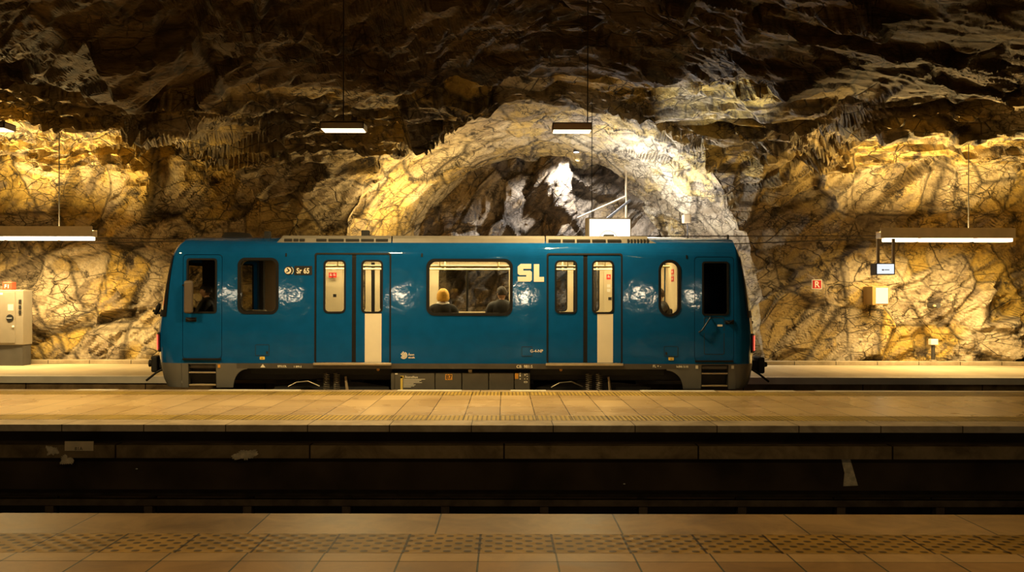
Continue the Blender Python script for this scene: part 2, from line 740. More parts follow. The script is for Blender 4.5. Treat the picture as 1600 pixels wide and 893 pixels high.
# ------------------------------------------------------------------ cavern: wall, ceiling, arch tunnel
ARC_C, ARC_A0, ARC_A1, ARC_ZS, ARC_B = 0.98, 5.25, 4.0, 1.7, 4.15
YB = 28.3


def arc_a(y):
    t = np.clip((y - 23.7) / (YB - 23.7), -1.0, 1)
    return ARC_A0 + (ARC_A1 - ARC_A0) * t


def arc_c(y):
    return ARC_C + 0.12 * np.clip((y - 23.7) / (YB - 23.7), -1, 1.2)


def curve_through(pts, n):
    p = np.array(pts, float)
    d = np.concatenate([[0], np.cumsum(np.linalg.norm(np.diff(p, axis=0), axis=1))])
    P_ = np.vstack([2 * p[0] - p[1], p, 2 * p[-1] - p[-2]])
    t = np.linspace(0, d[-1], n)
    out = np.zeros((n, 2))
    for i, tt in enumerate(t):
        k = min(np.searchsorted(d, tt, side='right') - 1, len(p) - 2)
        s = (tt - d[k]) / (d[k + 1] - d[k])
        a, b, c, e = P_[k], P_[k + 1], P_[k + 2], P_[k + 3]
        out[i] = 0.5 * (2 * b + (c - a) * s + (2 * a - 5 * b + 4 * c - e) * s * s + (3 * b - a - 3 * c + e) * s ** 3)
    return out


NS = 420
PROF_A = curve_through([(23.7, -0.3), (23.75, 1.5), (23.8, 3.0), (23.5, 4.4), (22.9, 5.2), (22.0, 5.55), (21.2, 5.4), (20.6, 5.2), (20.2, 5.35), (19.6, 5.75), (18, 6.25), (15, 6.75), (12, 7.1), (8.5, 7.3)], NS)
PROF_B = curve_through([(23.7, -0.3), (23.72, 1.5), (23.7, 3.0), (23.25, 4.1), (22.4, 4.8), (21.3, 5.3), (20.3, 5.62), (19.5, 5.85), (18.8, 6.05), (18, 6.3), (15, 6.78), (12, 7.1), (8.5, 7.3)], NS)


def sstep(a, b, x):
    t = np.clip((x - a) / (b - a), 0, 1)
    return t * t * (3 - 2 * t)


M_ROCK = rock_mat('bedrock')
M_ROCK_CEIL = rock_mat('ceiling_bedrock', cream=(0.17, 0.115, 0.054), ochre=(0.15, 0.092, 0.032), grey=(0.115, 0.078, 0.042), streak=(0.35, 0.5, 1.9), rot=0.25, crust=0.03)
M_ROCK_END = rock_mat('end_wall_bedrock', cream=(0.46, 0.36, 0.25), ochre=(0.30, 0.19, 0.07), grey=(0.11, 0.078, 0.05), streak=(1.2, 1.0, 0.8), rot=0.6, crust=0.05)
M_ROCK_VAULT = rock_mat('vault_bedrock', cream=(0.70, 0.59, 0.40), ochre=(0.62, 0.44, 0.14), grey=(0.36, 0.28, 0.18), streak=(0.9, 0.3, 2.2), rot=0.8, crust=0.01)


def build_cavern():
    xs = np.arange(-15.5, 16.0, 0.046)
    nx = len(xs)
    wx = np.where(xs < ARC_C, sstep(5.8, 9.0, ARC_C - xs), sstep(5.4, 7.2, xs - ARC_C))
    XX = np.repeat(xs[:, None], NS, 1)
    prof = PROF_A[None] * wx[:, None, None] + PROF_B[None] * (1 - wx[:, None, None])
    YY, ZZ = prof[..., 0], prof[..., 1]
    ty, tz = np.gradient(YY, axis=1), np.gradient(ZZ, axis=1)
    ln = np.hypot(ty, tz)
    ny, nz = -tz / ln, ty / ln
    co = np.stack([XX, YY, ZZ], 2).reshape(-1, 3)
    nn = np.stack([np.zeros_like(ny), ny, nz], 2).reshape(-1, 3)
    dx = co[:, 0] - arc_c(co[:, 1])
    a = arc_a(co[:, 1])
    dz = np.maximum(co[:, 2] - ARC_ZS, 0)
    r = np.sqrt((dx / a) ** 2 + (dz / ARC_B) ** 2)
    inside = (r < 1) & (co[:, 1] > 18.6)
    idx = np.arange(nx * NS).reshape(nx, NS)
    quads = np.stack([idx[:-1, :-1], idx[:-1, 1:], idx[1:, 1:], idx[1:, :-1]], 2).reshape(-1, 4)
    # orientation: face the camera side
    keep = ~inside[quads].all(1)
    quads = quads[keep]
    used = np.zeros(len(co), bool)
    used[quads.ravel()] = True
    snap = inside & used
    rs = np.where(snap, np.maximum(r, 0.2), 1)
    co[:, 0] = np.where(snap, arc_c(co[:, 1]) + dx / rs, co[:, 0])
    co[:, 2] = np.where(snap & (co[:, 2] > ARC_ZS), ARC_ZS + dz / rs, co[:, 2])
    r2 = np.where(snap, 1.0, r)
    # blend normals at the rim of the arch
    radial = np.stack([-dx / a ** 2, np.zeros_like(dx), -dz / ARC_B ** 2], 1)
    radial /= np.maximum(np.linalg.norm(radial, axis=1), 1e-6)[:, None]
    w = 0.5 * np.exp(-((r2 - 1) * 4.5 / 0.45) ** 2) * (co[:, 1] > 18.3)
    nn = nn * (1 - w)[:, None] + radial * w[:, None]
    nn /= np.linalg.norm(nn, axis=1)[:, None]
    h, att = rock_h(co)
    co = co + nn * h[:, None]
    # wall up to the overhanging lip, ceiling beyond
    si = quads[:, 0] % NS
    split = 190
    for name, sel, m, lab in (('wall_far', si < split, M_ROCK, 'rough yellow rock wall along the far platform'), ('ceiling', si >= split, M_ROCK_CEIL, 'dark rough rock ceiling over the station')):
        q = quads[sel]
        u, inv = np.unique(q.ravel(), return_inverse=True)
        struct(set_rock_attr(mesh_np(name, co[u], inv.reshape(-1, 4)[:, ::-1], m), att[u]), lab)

    # --- vault of the cross tunnel
    path = []
    for z in np.arange(-0.2, ARC_ZS, 0.06):
        path.append((1.0, z, -1.0, 0.0))
    for t in np.linspace(0, PI, 300):
        path.append((math.cos(t), ARC_ZS + ARC_B * math.sin(t), -math.cos(t), -math.sin(t)))
    for z in np.arange(ARC_ZS - 0.06, -0.21, -0.06):
        path.append((-1.0, z, 1.0, 0.0))
    path = np.array(path)
    o = np.argsort(PROF_B[:, 1])
    y0 = np.interp(path[:, 1], PROF_B[o, 1], PROF_B[o, 0])
    ny_ = 150
    t = np.linspace(0, 1, ny_) ** 1.15
    Yv = (y0[:, None] - 0.02) * (1 - t) + (YB + 0.6) * t
    Xv = arc_c(Yv) + arc_a(Yv) * path[:, 0][:, None]
    Zv = np.repeat(path[:, 1][:, None], ny_, 1)
    co = np.stack([Xv, Yv, Zv], 2).reshape(-1, 3)
    ln = np.hypot(path[:, 2], path[:, 3])
    rad = np.repeat(np.stack([path[:, 2] / ln, np.zeros(len(path)), path[:, 3] / ln], 1)[:, None, :], ny_, 1).reshape(-1, 3)
    wn = np.array([0, -1.0, 0])[None]
    # wall normal at the rim from profile B
    ty, tz = np.gradient(PROF_B[:, 0]), np.gradient(PROF_B[:, 1])
    l2 = np.hypot(ty, tz)
    pny = np.interp(path[:, 1], PROF_B[o, 1], (-tz / l2)[o])
    pnz = np.interp(path[:, 1], PROF_B[o, 1], (ty / l2)[o])
    wn = np.repeat(np.stack([np.zeros(len(path)), pny, pnz], 1)[:, None, :], ny_, 1).reshape(-1, 3)
    dist = (Yv - y0[:, None]).reshape(-1)
    w = 0.5 * np.exp(-(dist / 0.45) ** 2)
    nn = rad * (1 - w)[:, None] + wn * w[:, None]
    nn /= np.linalg.norm(nn, axis=1)[:, None]
    amp = 0.38 + 0.62 * np.exp(-(dist / 0.5) ** 2)
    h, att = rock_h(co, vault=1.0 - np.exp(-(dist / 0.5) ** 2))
    co = co + nn * (h * amp)[:, None]
    idx = np.arange(len(path) * ny_).reshape(len(path), ny_)
    quads = np.stack([idx[:-1, :-1], idx[1:, :-1], idx[1:, 1:], idx[:-1, 1:]], 2).reshape(-1, 4)
    struct(set_rock_attr(mesh_np('wall_tunnel', co, quads[:, ::-1], M_ROCK_VAULT), att), 'arched rock vault of the side tunnel behind the train')

    # --- end wall of the tunnel, with a deep vertical cleft
    xs = np.arange(-4.6, 6.8, 0.05)
    zs = np.arange(-0.2, 7.0, 0.05)
    XX, ZZ = np.meshgrid(xs, zs, indexing='ij')
    YY = np.full_like(XX, YB)
    cleft = X(898, YB) + 0.15 * np.sin(ZZ * 2.2)
    YY = YY + 0.9 * sstep(-0.02, 0.12, XX - cleft) * (1 - 0.8 * sstep(4.9, 5.2, ZZ + 0.35 * (XX - cleft))) - 0.5 * np.exp(-((XX - cleft + 0.5) / 0.5) ** 2)
    co = np.stack([XX, YY, ZZ], 2).reshape(-1, 3)
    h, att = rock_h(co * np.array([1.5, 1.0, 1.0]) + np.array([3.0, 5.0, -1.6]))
    co[:, 1] -= 0.95 * h
    idx = np.arange(XX.size).reshape(XX.shape)
    quads = np.stack([idx[:-1, :-1], idx[1:, :-1], idx[1:, 1:], idx[:-1, 1:]], 2).reshape(-1, 4)
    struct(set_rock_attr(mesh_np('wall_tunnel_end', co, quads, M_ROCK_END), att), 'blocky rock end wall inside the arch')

    # --- the rest of the cavern, behind the camera
    xs = np.arange(-16.2, 17.0, 0.4)
    pr = curve_through([(8.8, 7.3), (4, 7.3), (-3, 6.9), (-6, 6.0), (-8, 3.5), (-8.6, 1.5), (-8.7, -0.2)], 60)
    XX = np.repeat(xs[:, None], 60, 1)
    co = np.stack([XX, np.repeat(pr[None, :, 0], len(xs), 0), np.repeat(pr[None, :, 1], len(xs), 0)], 2).reshape(-1, 3)
    h = rock_h(co, True)
    co[:, 1] += h * 0.6
    co[:, 2] += np.where(co[:, 2] > 5, h * 0.6, 0)
    idx = np.arange(len(xs) * 60).reshape(len(xs), 60)
    quads = np.stack([idx[:-1, :-1], idx[:-1, 1:], idx[1:, 1:], idx[1:, :-1]], 2).reshape(-1, 4)
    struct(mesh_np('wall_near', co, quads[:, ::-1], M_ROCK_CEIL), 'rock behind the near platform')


build_cavern()

# ------------------------------------------------------------------ platforms and track pits
M_CONC_DARK = mat('track_bed_dirt', (0.04, 0.028, 0.018), 0.9, noise=0.5, nscale=4, bump=0.6, spec=0.1)
M_BEAM = tile_mat('platform_beam', (0.27, 0.185, 0.095), (0.19, 0.13, 0.066), (0.025, 0.015, 0.01), 2.4, 9.0, 0.012, 0.75, stain=0.6)
M_FACE = mat('pit_wall_soot', (0.045, 0.030, 0.019), 0.9, noise=0.45, nscale=1.6, bump=0.2, spec=0.1)
M_MID = tile_mat('middle_platform_tiles', (0.66, 0.47, 0.24), (0.48, 0.335, 0.165), (0.10, 0.065, 0.03), 0.468, 0.94, 0.006, 0.27, origin=(0.055, 0.31, 0), stain=0.12, calm=True)
M_NEAR = tile_mat('near_platform_tiles', (0.38, 0.21, 0.078), (0.26, 0.14, 0.05), (0.04, 0.045, 0.03), 0.46, 0.46, 0.006, 0.45, origin=(0.15, -5.56 + 0.46 * 13, 0))
M_COPE = tile_mat('coping_stone', (0.44, 0.265, 0.11), (0.32, 0.19, 0.075), (0.06, 0.045, 0.03), 1.215, 5.0, 0.006, 0.42, origin=(0.445, 0.1, 0), stain=0.45)
M_COPE_MID = tile_mat('coping_stone_middle', (0.52, 0.41, 0.28), (0.40, 0.31, 0.205), (0.08, 0.06, 0.04), 1.0, 5.0, 0.007, 0.45, origin=(0.4, 0.1, 0), stain=0.4)
M_STRIP = tile_mat('light_paving_strip', (0.46, 0.28, 0.115), (0.35, 0.205, 0.085), (0.06, 0.045, 0.03), 0.46, 5.0, 0.006, 0.45, origin=(0.15, 0.1, 0), stain=0.3)
M_TACT_NEAR = tactile_mat('tactile_dots', (0.40, 0.215, 0.035), (0.09, 0.045, 0.01), True, 0.125, 0.455, 5.0, origin=(0.15, 0.1, 0))
M_TACT_MID = tactile_mat('tactile_ridges', (0.56, 0.38, 0.08), (0.22, 0.14, 0.035), False, 0.06, 0.468, 5.0, origin=(0.055, 0.1, 0))
M_EDGE_WHITE = mat('worn_white_edge_paint', (0.78, 0.72, 0.60), 0.4, noise=0.1, nscale=3)
M_FAR = tile_mat('far_platform_tiles', (0.50, 0.41, 0.27), (0.44, 0.36, 0.23), (0.16, 0.12, 0.07), 0.6, 1.2, 0.006, 0.36, stain=0.12, calm=True)
M_KERB = tile_mat('kerb_stone', (0.40, 0.33, 0.22), (0.32, 0.26, 0.17), (0.06, 0.05, 0.03), 1.0, 5.0, 0.01, 0.6)

XL, XR = -15.4, 15.8


def slab(name, y0, y1, z0, z1, m, label, bev=0.0):
    return struct(obj(name, BX(XL, XR, y0, y1, z0, z1, bev=bev), m), label)


# near platform
slab('floor_near', -8.6, 5.56, -0.14, 0.0, M_NEAR, 'stone floor of the near platform')
slab('trim_1', 5.56, 5.74, -0.14, 0.001, M_STRIP, 'narrow light paving strip on the near platform')
slab('trim_2', 5.74, 6.21, -0.14, 0.002, M_TACT_NEAR, 'dotted ochre tactile strip on the near platform')
slab('trim_3', 6.21, 6.82, -0.14, 0.0, M_COPE, 'long coping stones at the near platform edge', bev=0.006)
slab('floor_near_base', -8.6, 6.5, -1.15, -0.14, M_FACE, 'dark base under the near platform')
# middle platform
slab('floor_middle', 12.72, 15.5, -0.12, 0.0, M_MID, 'polished tile floor of the middle platform')
slab('trim_4', 12.22, 12.72, -0.12, 0.002, M_TACT_MID, 'ridged yellow tactile strip at the front of the middle platform')
slab('trim_5', 11.72, 12.22, -0.085, 0.0, M_COPE_MID, 'front coping stones of the middle platform', bev=0.006)
slab('trim_6', 15.5, 16.08, -0.12, 0.002, M_TACT_MID, 'ridged yellow tactile strip beside the train')
slab('trim_7', 16.08, 16.42, -0.085, 0.0, M_COPE_MID, 'coping stones beside the train')
bm = bmesh.new()
for a, b in ((125, 185), (330, 470), (622, 722), (798, 853), (1000, 1116), (1180, 1240), (1274, 1700)):
    bx(bm, X(a, 16.4), X(b, 16.4), 16.22, 16.424, -0.02, 0.004)
struct(obj('trim_8', bm, M_EDGE_WHITE), 'worn white edge line in dashes beside the train')
slab('floor_middle_base', 12.05, 16.05, -1.2, -0.085, M_FACE, 'recessed base under the middle platform')
slab('floor_middle_beam', 11.86, 12.15, -0.43, -0.27, M_BEAM, 'concrete beam along the pit wall')
slab('floor_middle_upstand', 11.98, 12.15, -1.2, -0.42, M_FACE, 'sooty pit wall below the concrete beam')
slab('floor_pit_near', 6.4, 12.1, -1.3, -1.12, M_CONC_DARK, 'dark ballast bed of the near track')
slab('floor_pit_far', 16.0, 19.5, -1.3, -1.12, M_CONC_DARK, 'dark ballast bed under the train')
# far platform
slab('floor_far', 19.55, 24.6, -0.13, 0.0, M_FAR, 'floor of the far platform')
slab('trim_9', 19.23, 19.55, -0.13, 0.003, M_EDGE_WHITE, 'pale edge line of the far platform')
struct(obj('floor_far_fascia', BX(XL, XR, 19.27, 19.5, -0.30, -0.13), M_BEAM), 'concrete fascia of the far platform')
slab('floor_far_base', 19.4, 24.6, -1.2, -0.13, M_FACE, 'dark base under the far platform')
slab('trim_10', 23.15, 23.45, 0.0, 0.09, M_KERB, 'low stone kerb at the foot of the rock wall', bev=0.01)
struct(obj('floor_tunnel', BX(-5.5, 7.5, 23.45, 29.5, -0.2, 0.05), M_FAR), 'floor of the side tunnel')

M_STEEL_DARK = mat('rusty_rail_steel', (0.08, 0.055, 0.035), 0.7, 0.2, noise=0.4, spec=0.2)
M_SLEEPER = mat('dirty_sleeper', (0.025, 0.018, 0.012), 0.9, noise=0.4, spec=0.1)


def rail_prism(y, z0):
    sec = [(-0.06, 0), (0.06, 0), (0.06, 0.012), (0.012, 0.03), (0.012, 0.10), (0.035, 0.115), (0.035, 0.145), (-0.035, 0.145), (-0.035, 0.115), (-0.012, 0.10), (-0.012, 0.03), (-0.06, 0.012)]
    bm = bmesh.new()
    A = [bm.verts.new((XL, y + p[0], z0 + p[1])) for p in sec]
    B = [bm.verts.new((XR, y + p[0], z0 + p[1])) for p in sec]
    n = len(sec)
    for k in range(n):
        bm.faces.new((A[k], A[(k + 1) % n], B[(k + 1) % n], B[k]))
    bm.faces.new(A[::-1])
    bm.faces.new(B)
    bmesh.ops.recalc_face_normals(bm, faces=bm.faces)
    return bm


def track(label, ys, sleep):
    t = thing('railway_track', label, 'track', (0, (ys[0] + ys[1]) / 2, -1.12))
    for y in ys:
        obj('rail', rail_prism(y, -1.06), M_STEEL_DARK, t)
    s = bmesh.new()
    for k in range(44):
        x = XL + 0.4 + k * 0.7
        bx(s, x - 0.12, x + 0.12, sleep[0], sleep[1], -1.12, -1.06)
    tag(obj('sleeper', s, M_SLEEPER, t), 'row of dirty cross sleepers', kind='stuff')


track('dark empty track in the pit before the middle platform', (8.75, 10.2), (8.3, 10.7))
track('track the blue train stands on', (17.15, 18.55), (16.7, 19.0))

# live rail with its brackets, low at the pit wall
lr = thing('live_rail', 'dark live rail on brackets low along the pit wall', 'rail', (0, 11.5, -1.12))
obj('rail', BX(XL, XR, 11.42, 11.52, -0.93, -0.85, bev=0.01), M_STEEL_DARK, lr)
obj('cover_board', BX(XL, XR, 11.36, 11.60, -0.80, -0.765, bev=0.006), M_SLEEPER, lr)
for k in range(12):
    x = -6.6 + k * 1.18
    b = bx(bmesh.new(), x - 0.05, x + 0.05, 11.55, 11.60, -1.12, -0.80)
    bx(b, x - 0.05, x + 0.05, 11.44, 11.6, -1.12, -0.93)
    obj('bracket', b, M_STEEL_DARK, lr)

# remains and number sign on the pit wall
M_PAPER = mat('dirty_paper', (0.52, 0.42, 0.28), 0.9, noise=0.4, nscale=14)
M_SIGNPLATE = mat('old_sign_plate', (0.60, 0.46, 0.28), 0.7, noise=0.15)
M_BLACK = mat('black_lettering', (0.01, 0.01, 0.01), 0.5)


def blob_patch(px0, py0, px1, py1, D, seed, n=26, rough=0.45):
    rnd = random.Random(seed)
    cx, cy = (px0 + px1) / 2, (py0 + py1) / 2
    n = 60
    raw = [rnd.random() for _ in range(n)]
    pts = []
    for k in range(n):
        a = 2 * PI * k / n
        low = sum(raw[(k + j) % n] for j in (-3, -2, -1, 0, 1, 2, 3)) / 7
        rr_ = 1.0 - rough * (1.5 * low - 0.25) - 0.18 * raw[k]
        sq = max(abs(math.cos(a)), abs(math.sin(a)))
        pts.append((X(cx + (px1 - px0) / 2 * rr_ * math.cos(a) / sq, D), Z(cy + (py1 - py0) / 2 * rr_ * math.sin(a) / sq, D)))
    b = panel(pts, (), 0.004)
    bmesh.ops.translate(b, verts=b.verts, vec=(0, D, 0))
    return b


Dw = 11.857
t = thing('track_number_sign', 'small pale number plate on the dark pit wall', 'sign', P(124, 698, Dw))
obj('plate', BX(X(102, Dw), X(147, Dw), Dw - 0.012, Dw, Z(705, Dw), Z(690, Dw), bev=0.002), M_SIGNPLATE, t)
obj('number', text_bm('81A', 0.06, X(124, Dw), Z(704, Dw), Dw - 0.0135, 'CENTER', 0.001), M_BLACK, t)
for i, (a, lab) in enumerate((((68, 694, 96, 716), 'torn paper remnant left of the number plate on the pit wall'),
                              ((89, 709, 118, 729), 'torn paper scrap just below the number plate on the pit wall'),
                              ((362, 700, 405, 722), 'torn paper remnant alone on the pit wall right of the number plate'))):
    D = 11.857 if i != 1 else 11.857
    o = obj('paper_remnant', blob_patch(*a, D, 30 + i, 34, 0.6), M_PAPER)
    tag(o, lab, 'paper', 'paper remnants on the pit wall')
b = panel([(X(1315, 11.976), Z(716, 11.976)), (X(1329, 11.976), Z(716, 11.976)), (X(1341, 11.976), Z(757, 11.976)), (X(1318, 11.976), Z(758, 11.976)), (X(1320, 11.976), Z(737, 11.976))], (), 0.005)
bmesh.ops.translate(b, verts=b.verts, vec=(0, 11.976, 0))
tag(obj('plaster_patch', b, M_PAPER), 'pale wedge-shaped plaster patch at the far end of the pit wall', 'patch')
for px, py, lab in ((214, 733, 'white scrap on the dark pit below the number plate'), (905, 772, 'white scrap low in the pit in the middle'), (976, 755, 'white scrap higher up in the pit, beside the middle one')):
    pp = P(px, py, 11.95)
    b = bmesh.new()
    bmesh.ops.create_icosphere(b, subdivisions=1, radius=0.012, matrix=Matrix.Translation(pp) @ Matrix.Diagonal((1.4, 0.9, 0.7, 1)))
    tag(obj('litter_scrap', b, M_EDGE_WHITE), lab, 'litter', 'litter scraps in the pit')

# ------------------------------------------------------------------ lamps
M_HOUSING = mat('lamp_housing_paint', (0.62, 0.52, 0.38), 0.55, 0.0, noise=0.08)
M_ROD = mat('dark_rod', (0.03, 0.025, 0.02), 0.6, 0.3)
M_TUBE = emission('fluorescent_tube', (1.0, 0.84, 0.56), 3.0)
M_UP = emission('uplight_slot', WARM, 4.0)
M_BOXLIGHT = emission('box_lamp_diffuser', (1.0, 0.84, 0.56), 3.0)
M_REAR = emission('rear_lamp_diffuser', REAR_WHITE, 6.0)


def long_lamp(px0, px1, D, tubes, rods, label, up=(P_UP, WARM), tube_m=M_TUBE, top=5.6, dy=0, tunnel=False, stand=(), tilt=0.0, group='long lamps over the far platform'):
    x0, x1 = X(px0, D), X(px1, D)
    zt, zm, zb = Z(362 + dy, D), Z(371 + dy, D), Z(376.5 + dy, D)
    t = thing('strip_lamp', label, 'lamp', ((x0 + x1) / 2, D, zb), group)
    h = BX(x0, x1, D - 0.14, D + 0.14, zm, zt, bev=0.008)
    obj('housing', h, M_HOUSING, t)
    for a, b in tubes:
        obj('tube', BX(X(a, D), X(b, D), D - 0.13, D + 0.10, zb, zm + 0.002, bev=0.012), tube_m, t)
    obj('uplight', BX(x0 + 0.1, x1 - 0.1, D - 0.06, D + 0.12, zt - 0.004, zt + 0.004), M_UP, t)
    lip = BX(x0, x1, D - 0.14, D - 0.12, zt - 0.01, zt + 0.10, bev=0.004)
    bx(lip, x0, x1, D + 0.125, D + 0.14, zt - 0.01, zt + (0.12 if tunnel else 0.03), bev=0.004)
    obj('lip', lip, M_HOUSING, t)
    area(t, ((x0 + x1) / 2, D + 0.03, zt + 0.012), (tilt, 0, 1), x1 - x0 - 0.2, 0.18, up[0], up[1], 178.0 if tunnel else 150.0)
    if tunnel:
        area(t, ((x0 + x1) / 2, D, zb - 0.012), (0, 0.15, -1), x1 - x0 - 0.1, 0.16, 170.0, up[1], 165.0)
    else:
        area(t, ((x0 + x1) / 2, D + 0.02, zb - 0.012), (0, 0.35, -1), x1 - x0 - 0.1, 0.16, P_TUBE, WARM_WHITE, 145.0)
    for q in stand:
        obj('stand', TUBE([(X(q, D), D, 0.03), (X(q, D), D, zb + 0.02)], 0.03, 10), M_ROD, t)
    for r in rods:
        b = TUBE([(X(r, D), D, zt), (X(r, D), D, top)], 0.012)
        cyl(b, (X(r, D), D, zt + 0.03), 0.03, 0.06, n=12)
        obj('suspension_rod', b, M_ROD, t)
    return t


long_lamp(-70, 148, 21.8, ((-62, 4), (9, 88), (92, 146)), (92, -30), 'long strip lamp on a rod beyond the front of the train, over the grey cabinet')
long_lamp(1372, 1582, 21.8, ((1380, 1431), (1437, 1517), (1524, 1578)), (1513,), 'long strip lamp on a rod with a small lit sign hanging below it')
long_lamp(560, 770, 23.95, ((566, 630), (636, 700), (706, 764)), (), 'long strip lamp behind the train roof at the warm side of the arch', up=(P_TUNNEL, WARM), dy=15, tunnel=True, stand=(600, 730), tilt=-0.45)
long_lamp(900, 1070, 23.95, ((906, 950), (956, 1000), (1006, 1064)), (), 'long strip lamp behind the train roof at the white side of the arch', up=(P_UP_COOL, COOL), dy=15, tunnel=True, stand=(930, 1040), tilt=0.45)


def box_lamp(px0, px1, py0, py1, D, label, rod=None):
    x0, x1 = X(px0, D), X(px1, D)
    zt, zb = Z(py0, D), Z(py1, D)
    t = thing('box_lamp', label, 'lamp', ((x0 + x1) / 2, D, zb), 'box lamps hanging over the middle platform')
    dep = 0.34
    h = BX(x0, x1, D, D + 0.018, zb + 0.03, zt)
    bx(h, x0, x1, D + dep - 0.018, D + dep, zb + 0.03, zt)
    bx(h, x0, x0 + 0.018, D, D + dep, zb + 0.03, zt)
    bx(h, x1 - 0.018, x1, D, D + dep, zb + 0.03, zt)
    bx(h, x0, x1, D, D + dep, zt - 0.02, zt + 0.004, bev=0.004)
    obj('housing', h, M_HOUSING, t)
    obj('diffuser', BX(x0 + 0.02, x1 - 0.02, D + 0.02, D + dep - 0.02, zb + 0.022, zb + 0.05), M_BOXLIGHT, t)
    area(t, ((x0 + x1) / 2, D + dep / 2, zb + 0.016), (0, 0, -1), x1 - x0 - 0.06, dep - 0.06, P_BOX, WARM_WHITE)
    for px in rod:
        b = TUBE([(X(px, D), D + dep / 2, zt), (X(px, D), D + dep / 2, 6.9)], 0.009)
        obj('suspension_rod', b, M_ROD, t)
    return t


box_lamp(499, 568, 190, 204, 14.0, 'small box lamp hanging in the dark, nearer to the train nose', (533,))
box_lamp(863, 925, 191, 205, 15.6, 'small box lamp hanging in front of the arch', (919,))
box_lamp(-62, 6, 191, 204, 14.0, 'small box lamp cut off by the edge of the photo', (-28,))
# unseen box lamps, added above the near platform to warm its floor
for xx, lab in ((-4.2, 'added unseen box lamp over the near platform above the number plate side'), (-0.2, 'added unseen box lamp over the near platform straight above the viewer'), (3.8, 'added unseen box lamp over the near platform towards the hanging sign')):
    t = thing('box_lamp', lab, 'lamp', (xx, 3.6, 4.0), 'added unseen box lamps above the near platform edge')
    obj('housing', BX(xx - 0.35, xx + 0.35, 3.43, 3.77, 4.04, 4.16, bev=0.008), M_HOUSING, t)
    obj('diffuser', BX(xx - 0.33, xx + 0.33, 3.45, 3.75, 4.01, 4.045), M_BOXLIGHT, t)
    area(t, (xx, 3.6, 4.0), (0, 0.25, -1), 0.62, 0.28, P_NEAR, WARM_WHITE, 150.0)
    obj('suspension_rod', TUBE([(xx, 3.6, 4.16), (xx, 3.6, 7.0)], 0.009), M_ROD, t)
# lamps over the platform the photo was taken from (seen mirrored in the train side)
for xx, lab in ((-10.6, 'outermost'), (-8.3, 'second'), (-4.0, 'third'), (0.7, 'fourth'), (5.3, 'fifth'), (7.25, 'sixth')):
    t = thing('platform_lamp', lab + ' box lamp of the row over the near platform behind the viewer', 'lamp', (xx, -4.0, 2.37), 'box lamps over the near platform')
    obj('housing', BX(xx - 0.36, xx + 0.36, -4.2, -3.8, 2.50, 2.63, bev=0.008), M_HOUSING, t)
    obj('diffuser', BX(xx - 0.34, xx + 0.34, -4.18, -3.82, 2.37, 2.505, bev=0.012), M_REAR, t)
    area(t, (xx, -3.805, 2.43), (0, 1, -0.16), 0.60, 0.10, P_REAR, REAR_WHITE, 44.0)
    area(t, (xx, -4.0, 2.36), (0, 0, -1), 0.62, 0.32, P_REAR_DOWN, WARM_WHITE)
    obj('suspension_rod', TUBE([(xx, -4.0, 2.63), (xx, -4.0, 6.2)], 0.012), M_ROD, t)

# ------------------------------------------------------------------ signs and wall equipment on the far side
M_WHITE_LIT = emission('lit_sign_face', (1.0, 0.97, 0.9), 2.2)
M_WHITE_LIT2 = emission('lit_small_sign', (0.92, 0.97, 1.0), 1.0)
M_CREAM_LIT = emission('lit_wall_box_face', (1.0, 0.83, 0.48), 1.5)
M_DARKMETAL = mat('dark_sign_metal', (0.05, 0.045, 0.04), 0.5, 0.3)
M_TAN = mat('tan_metal', (0.42, 0.32, 0.19), 0.5, noise=0.06)
M_RED = mat('red_sign_enamel', (0.55, 0.02, 0.015), 0.4)
M_WHITE = mat('white_enamel', (0.75, 0.72, 0.65), 0.45, noise=0.04)
M_GREYTXT = mat('grey_lettering', (0.22, 0.22, 0.22), 0.6)

D = 19.9
t = thing('lit_station_sign', 'big glowing white sign box above the train roof', 'sign', P(951, 380, D))
obj('casing', BX(X(915, D), X(986, D), D, D + 0.16, Z(385, D), Z(340, D), bev=0.008), M_TAN, t)
obj('face', BX(X(921, D), X(984, D), D - 0.012, D + 0.01, Z(384, D), Z(342, D)), M_WHITE_LIT, t)
ring = panel([(X(950 + 15 * math.cos(a), D), Z(374 - 15 * math.sin(a), D)) for a in np.linspace(0, 2 * PI, 33)[:-1]], [[(X(950 + 13 * math.cos(a), D), Z(374 - 13 * math.sin(a), D)) for a in np.linspace(0, 2 * PI, 33)[:-1]]], 0.003)
bmesh.ops.translate(ring, verts=ring.verts, vec=(0, D - 0.014, 0))
obj('ring_mark', ring, emission('faint_ring', (1.0, 0.93, 0.7), 0.95), t)
obj('hanging_wire', TUBE([(X(925, D), D + 0.08, Z(341, D)), (X(925, D), D + 0.08, 6.0)], 0.008), M_ROD, t)

D = 20.8
t = thing('hanging_sign', 'small lit white sign hanging on two posts below the strip lamp', 'sign', P(1385, 428, D))
c = BX(X(1367, D), X(1396, D), D - 0.1, D + 0.35, Z(428, D), Z(410, D), bev=0.008)
cc = Vector((X(1383, D), D, 0))
bmesh.ops.rotate(c, verts=c.verts, cent=cc, matrix=Matrix.Rotation(-0.12, 3, 'Z'))
obj('casing', c, M_DARKMETAL, t)
f = BX(X(1369, D), X(1394, D), D - 0.115, D - 0.09, Z(426.5, D), Z(411.5, D))
bmesh.ops.rotate(f, verts=f.verts, cent=cc, matrix=Matrix.Rotation(-0.12, 3, 'Z'))
obj('face', f, M_WHITE_LIT2, t)
f = BX(X(1376, D), X(1379, D), D - 0.118, D - 0.114, Z(421.5, D), Z(419.5, D))
bx(f, X(1380, D), X(1387, D), D - 0.118, D - 0.114, Z(421, D), Z(419.8, D))
bmesh.ops.rotate(f, verts=f.verts, cent=cc, matrix=Matrix.Rotation(-0.12, 3, 'Z'))
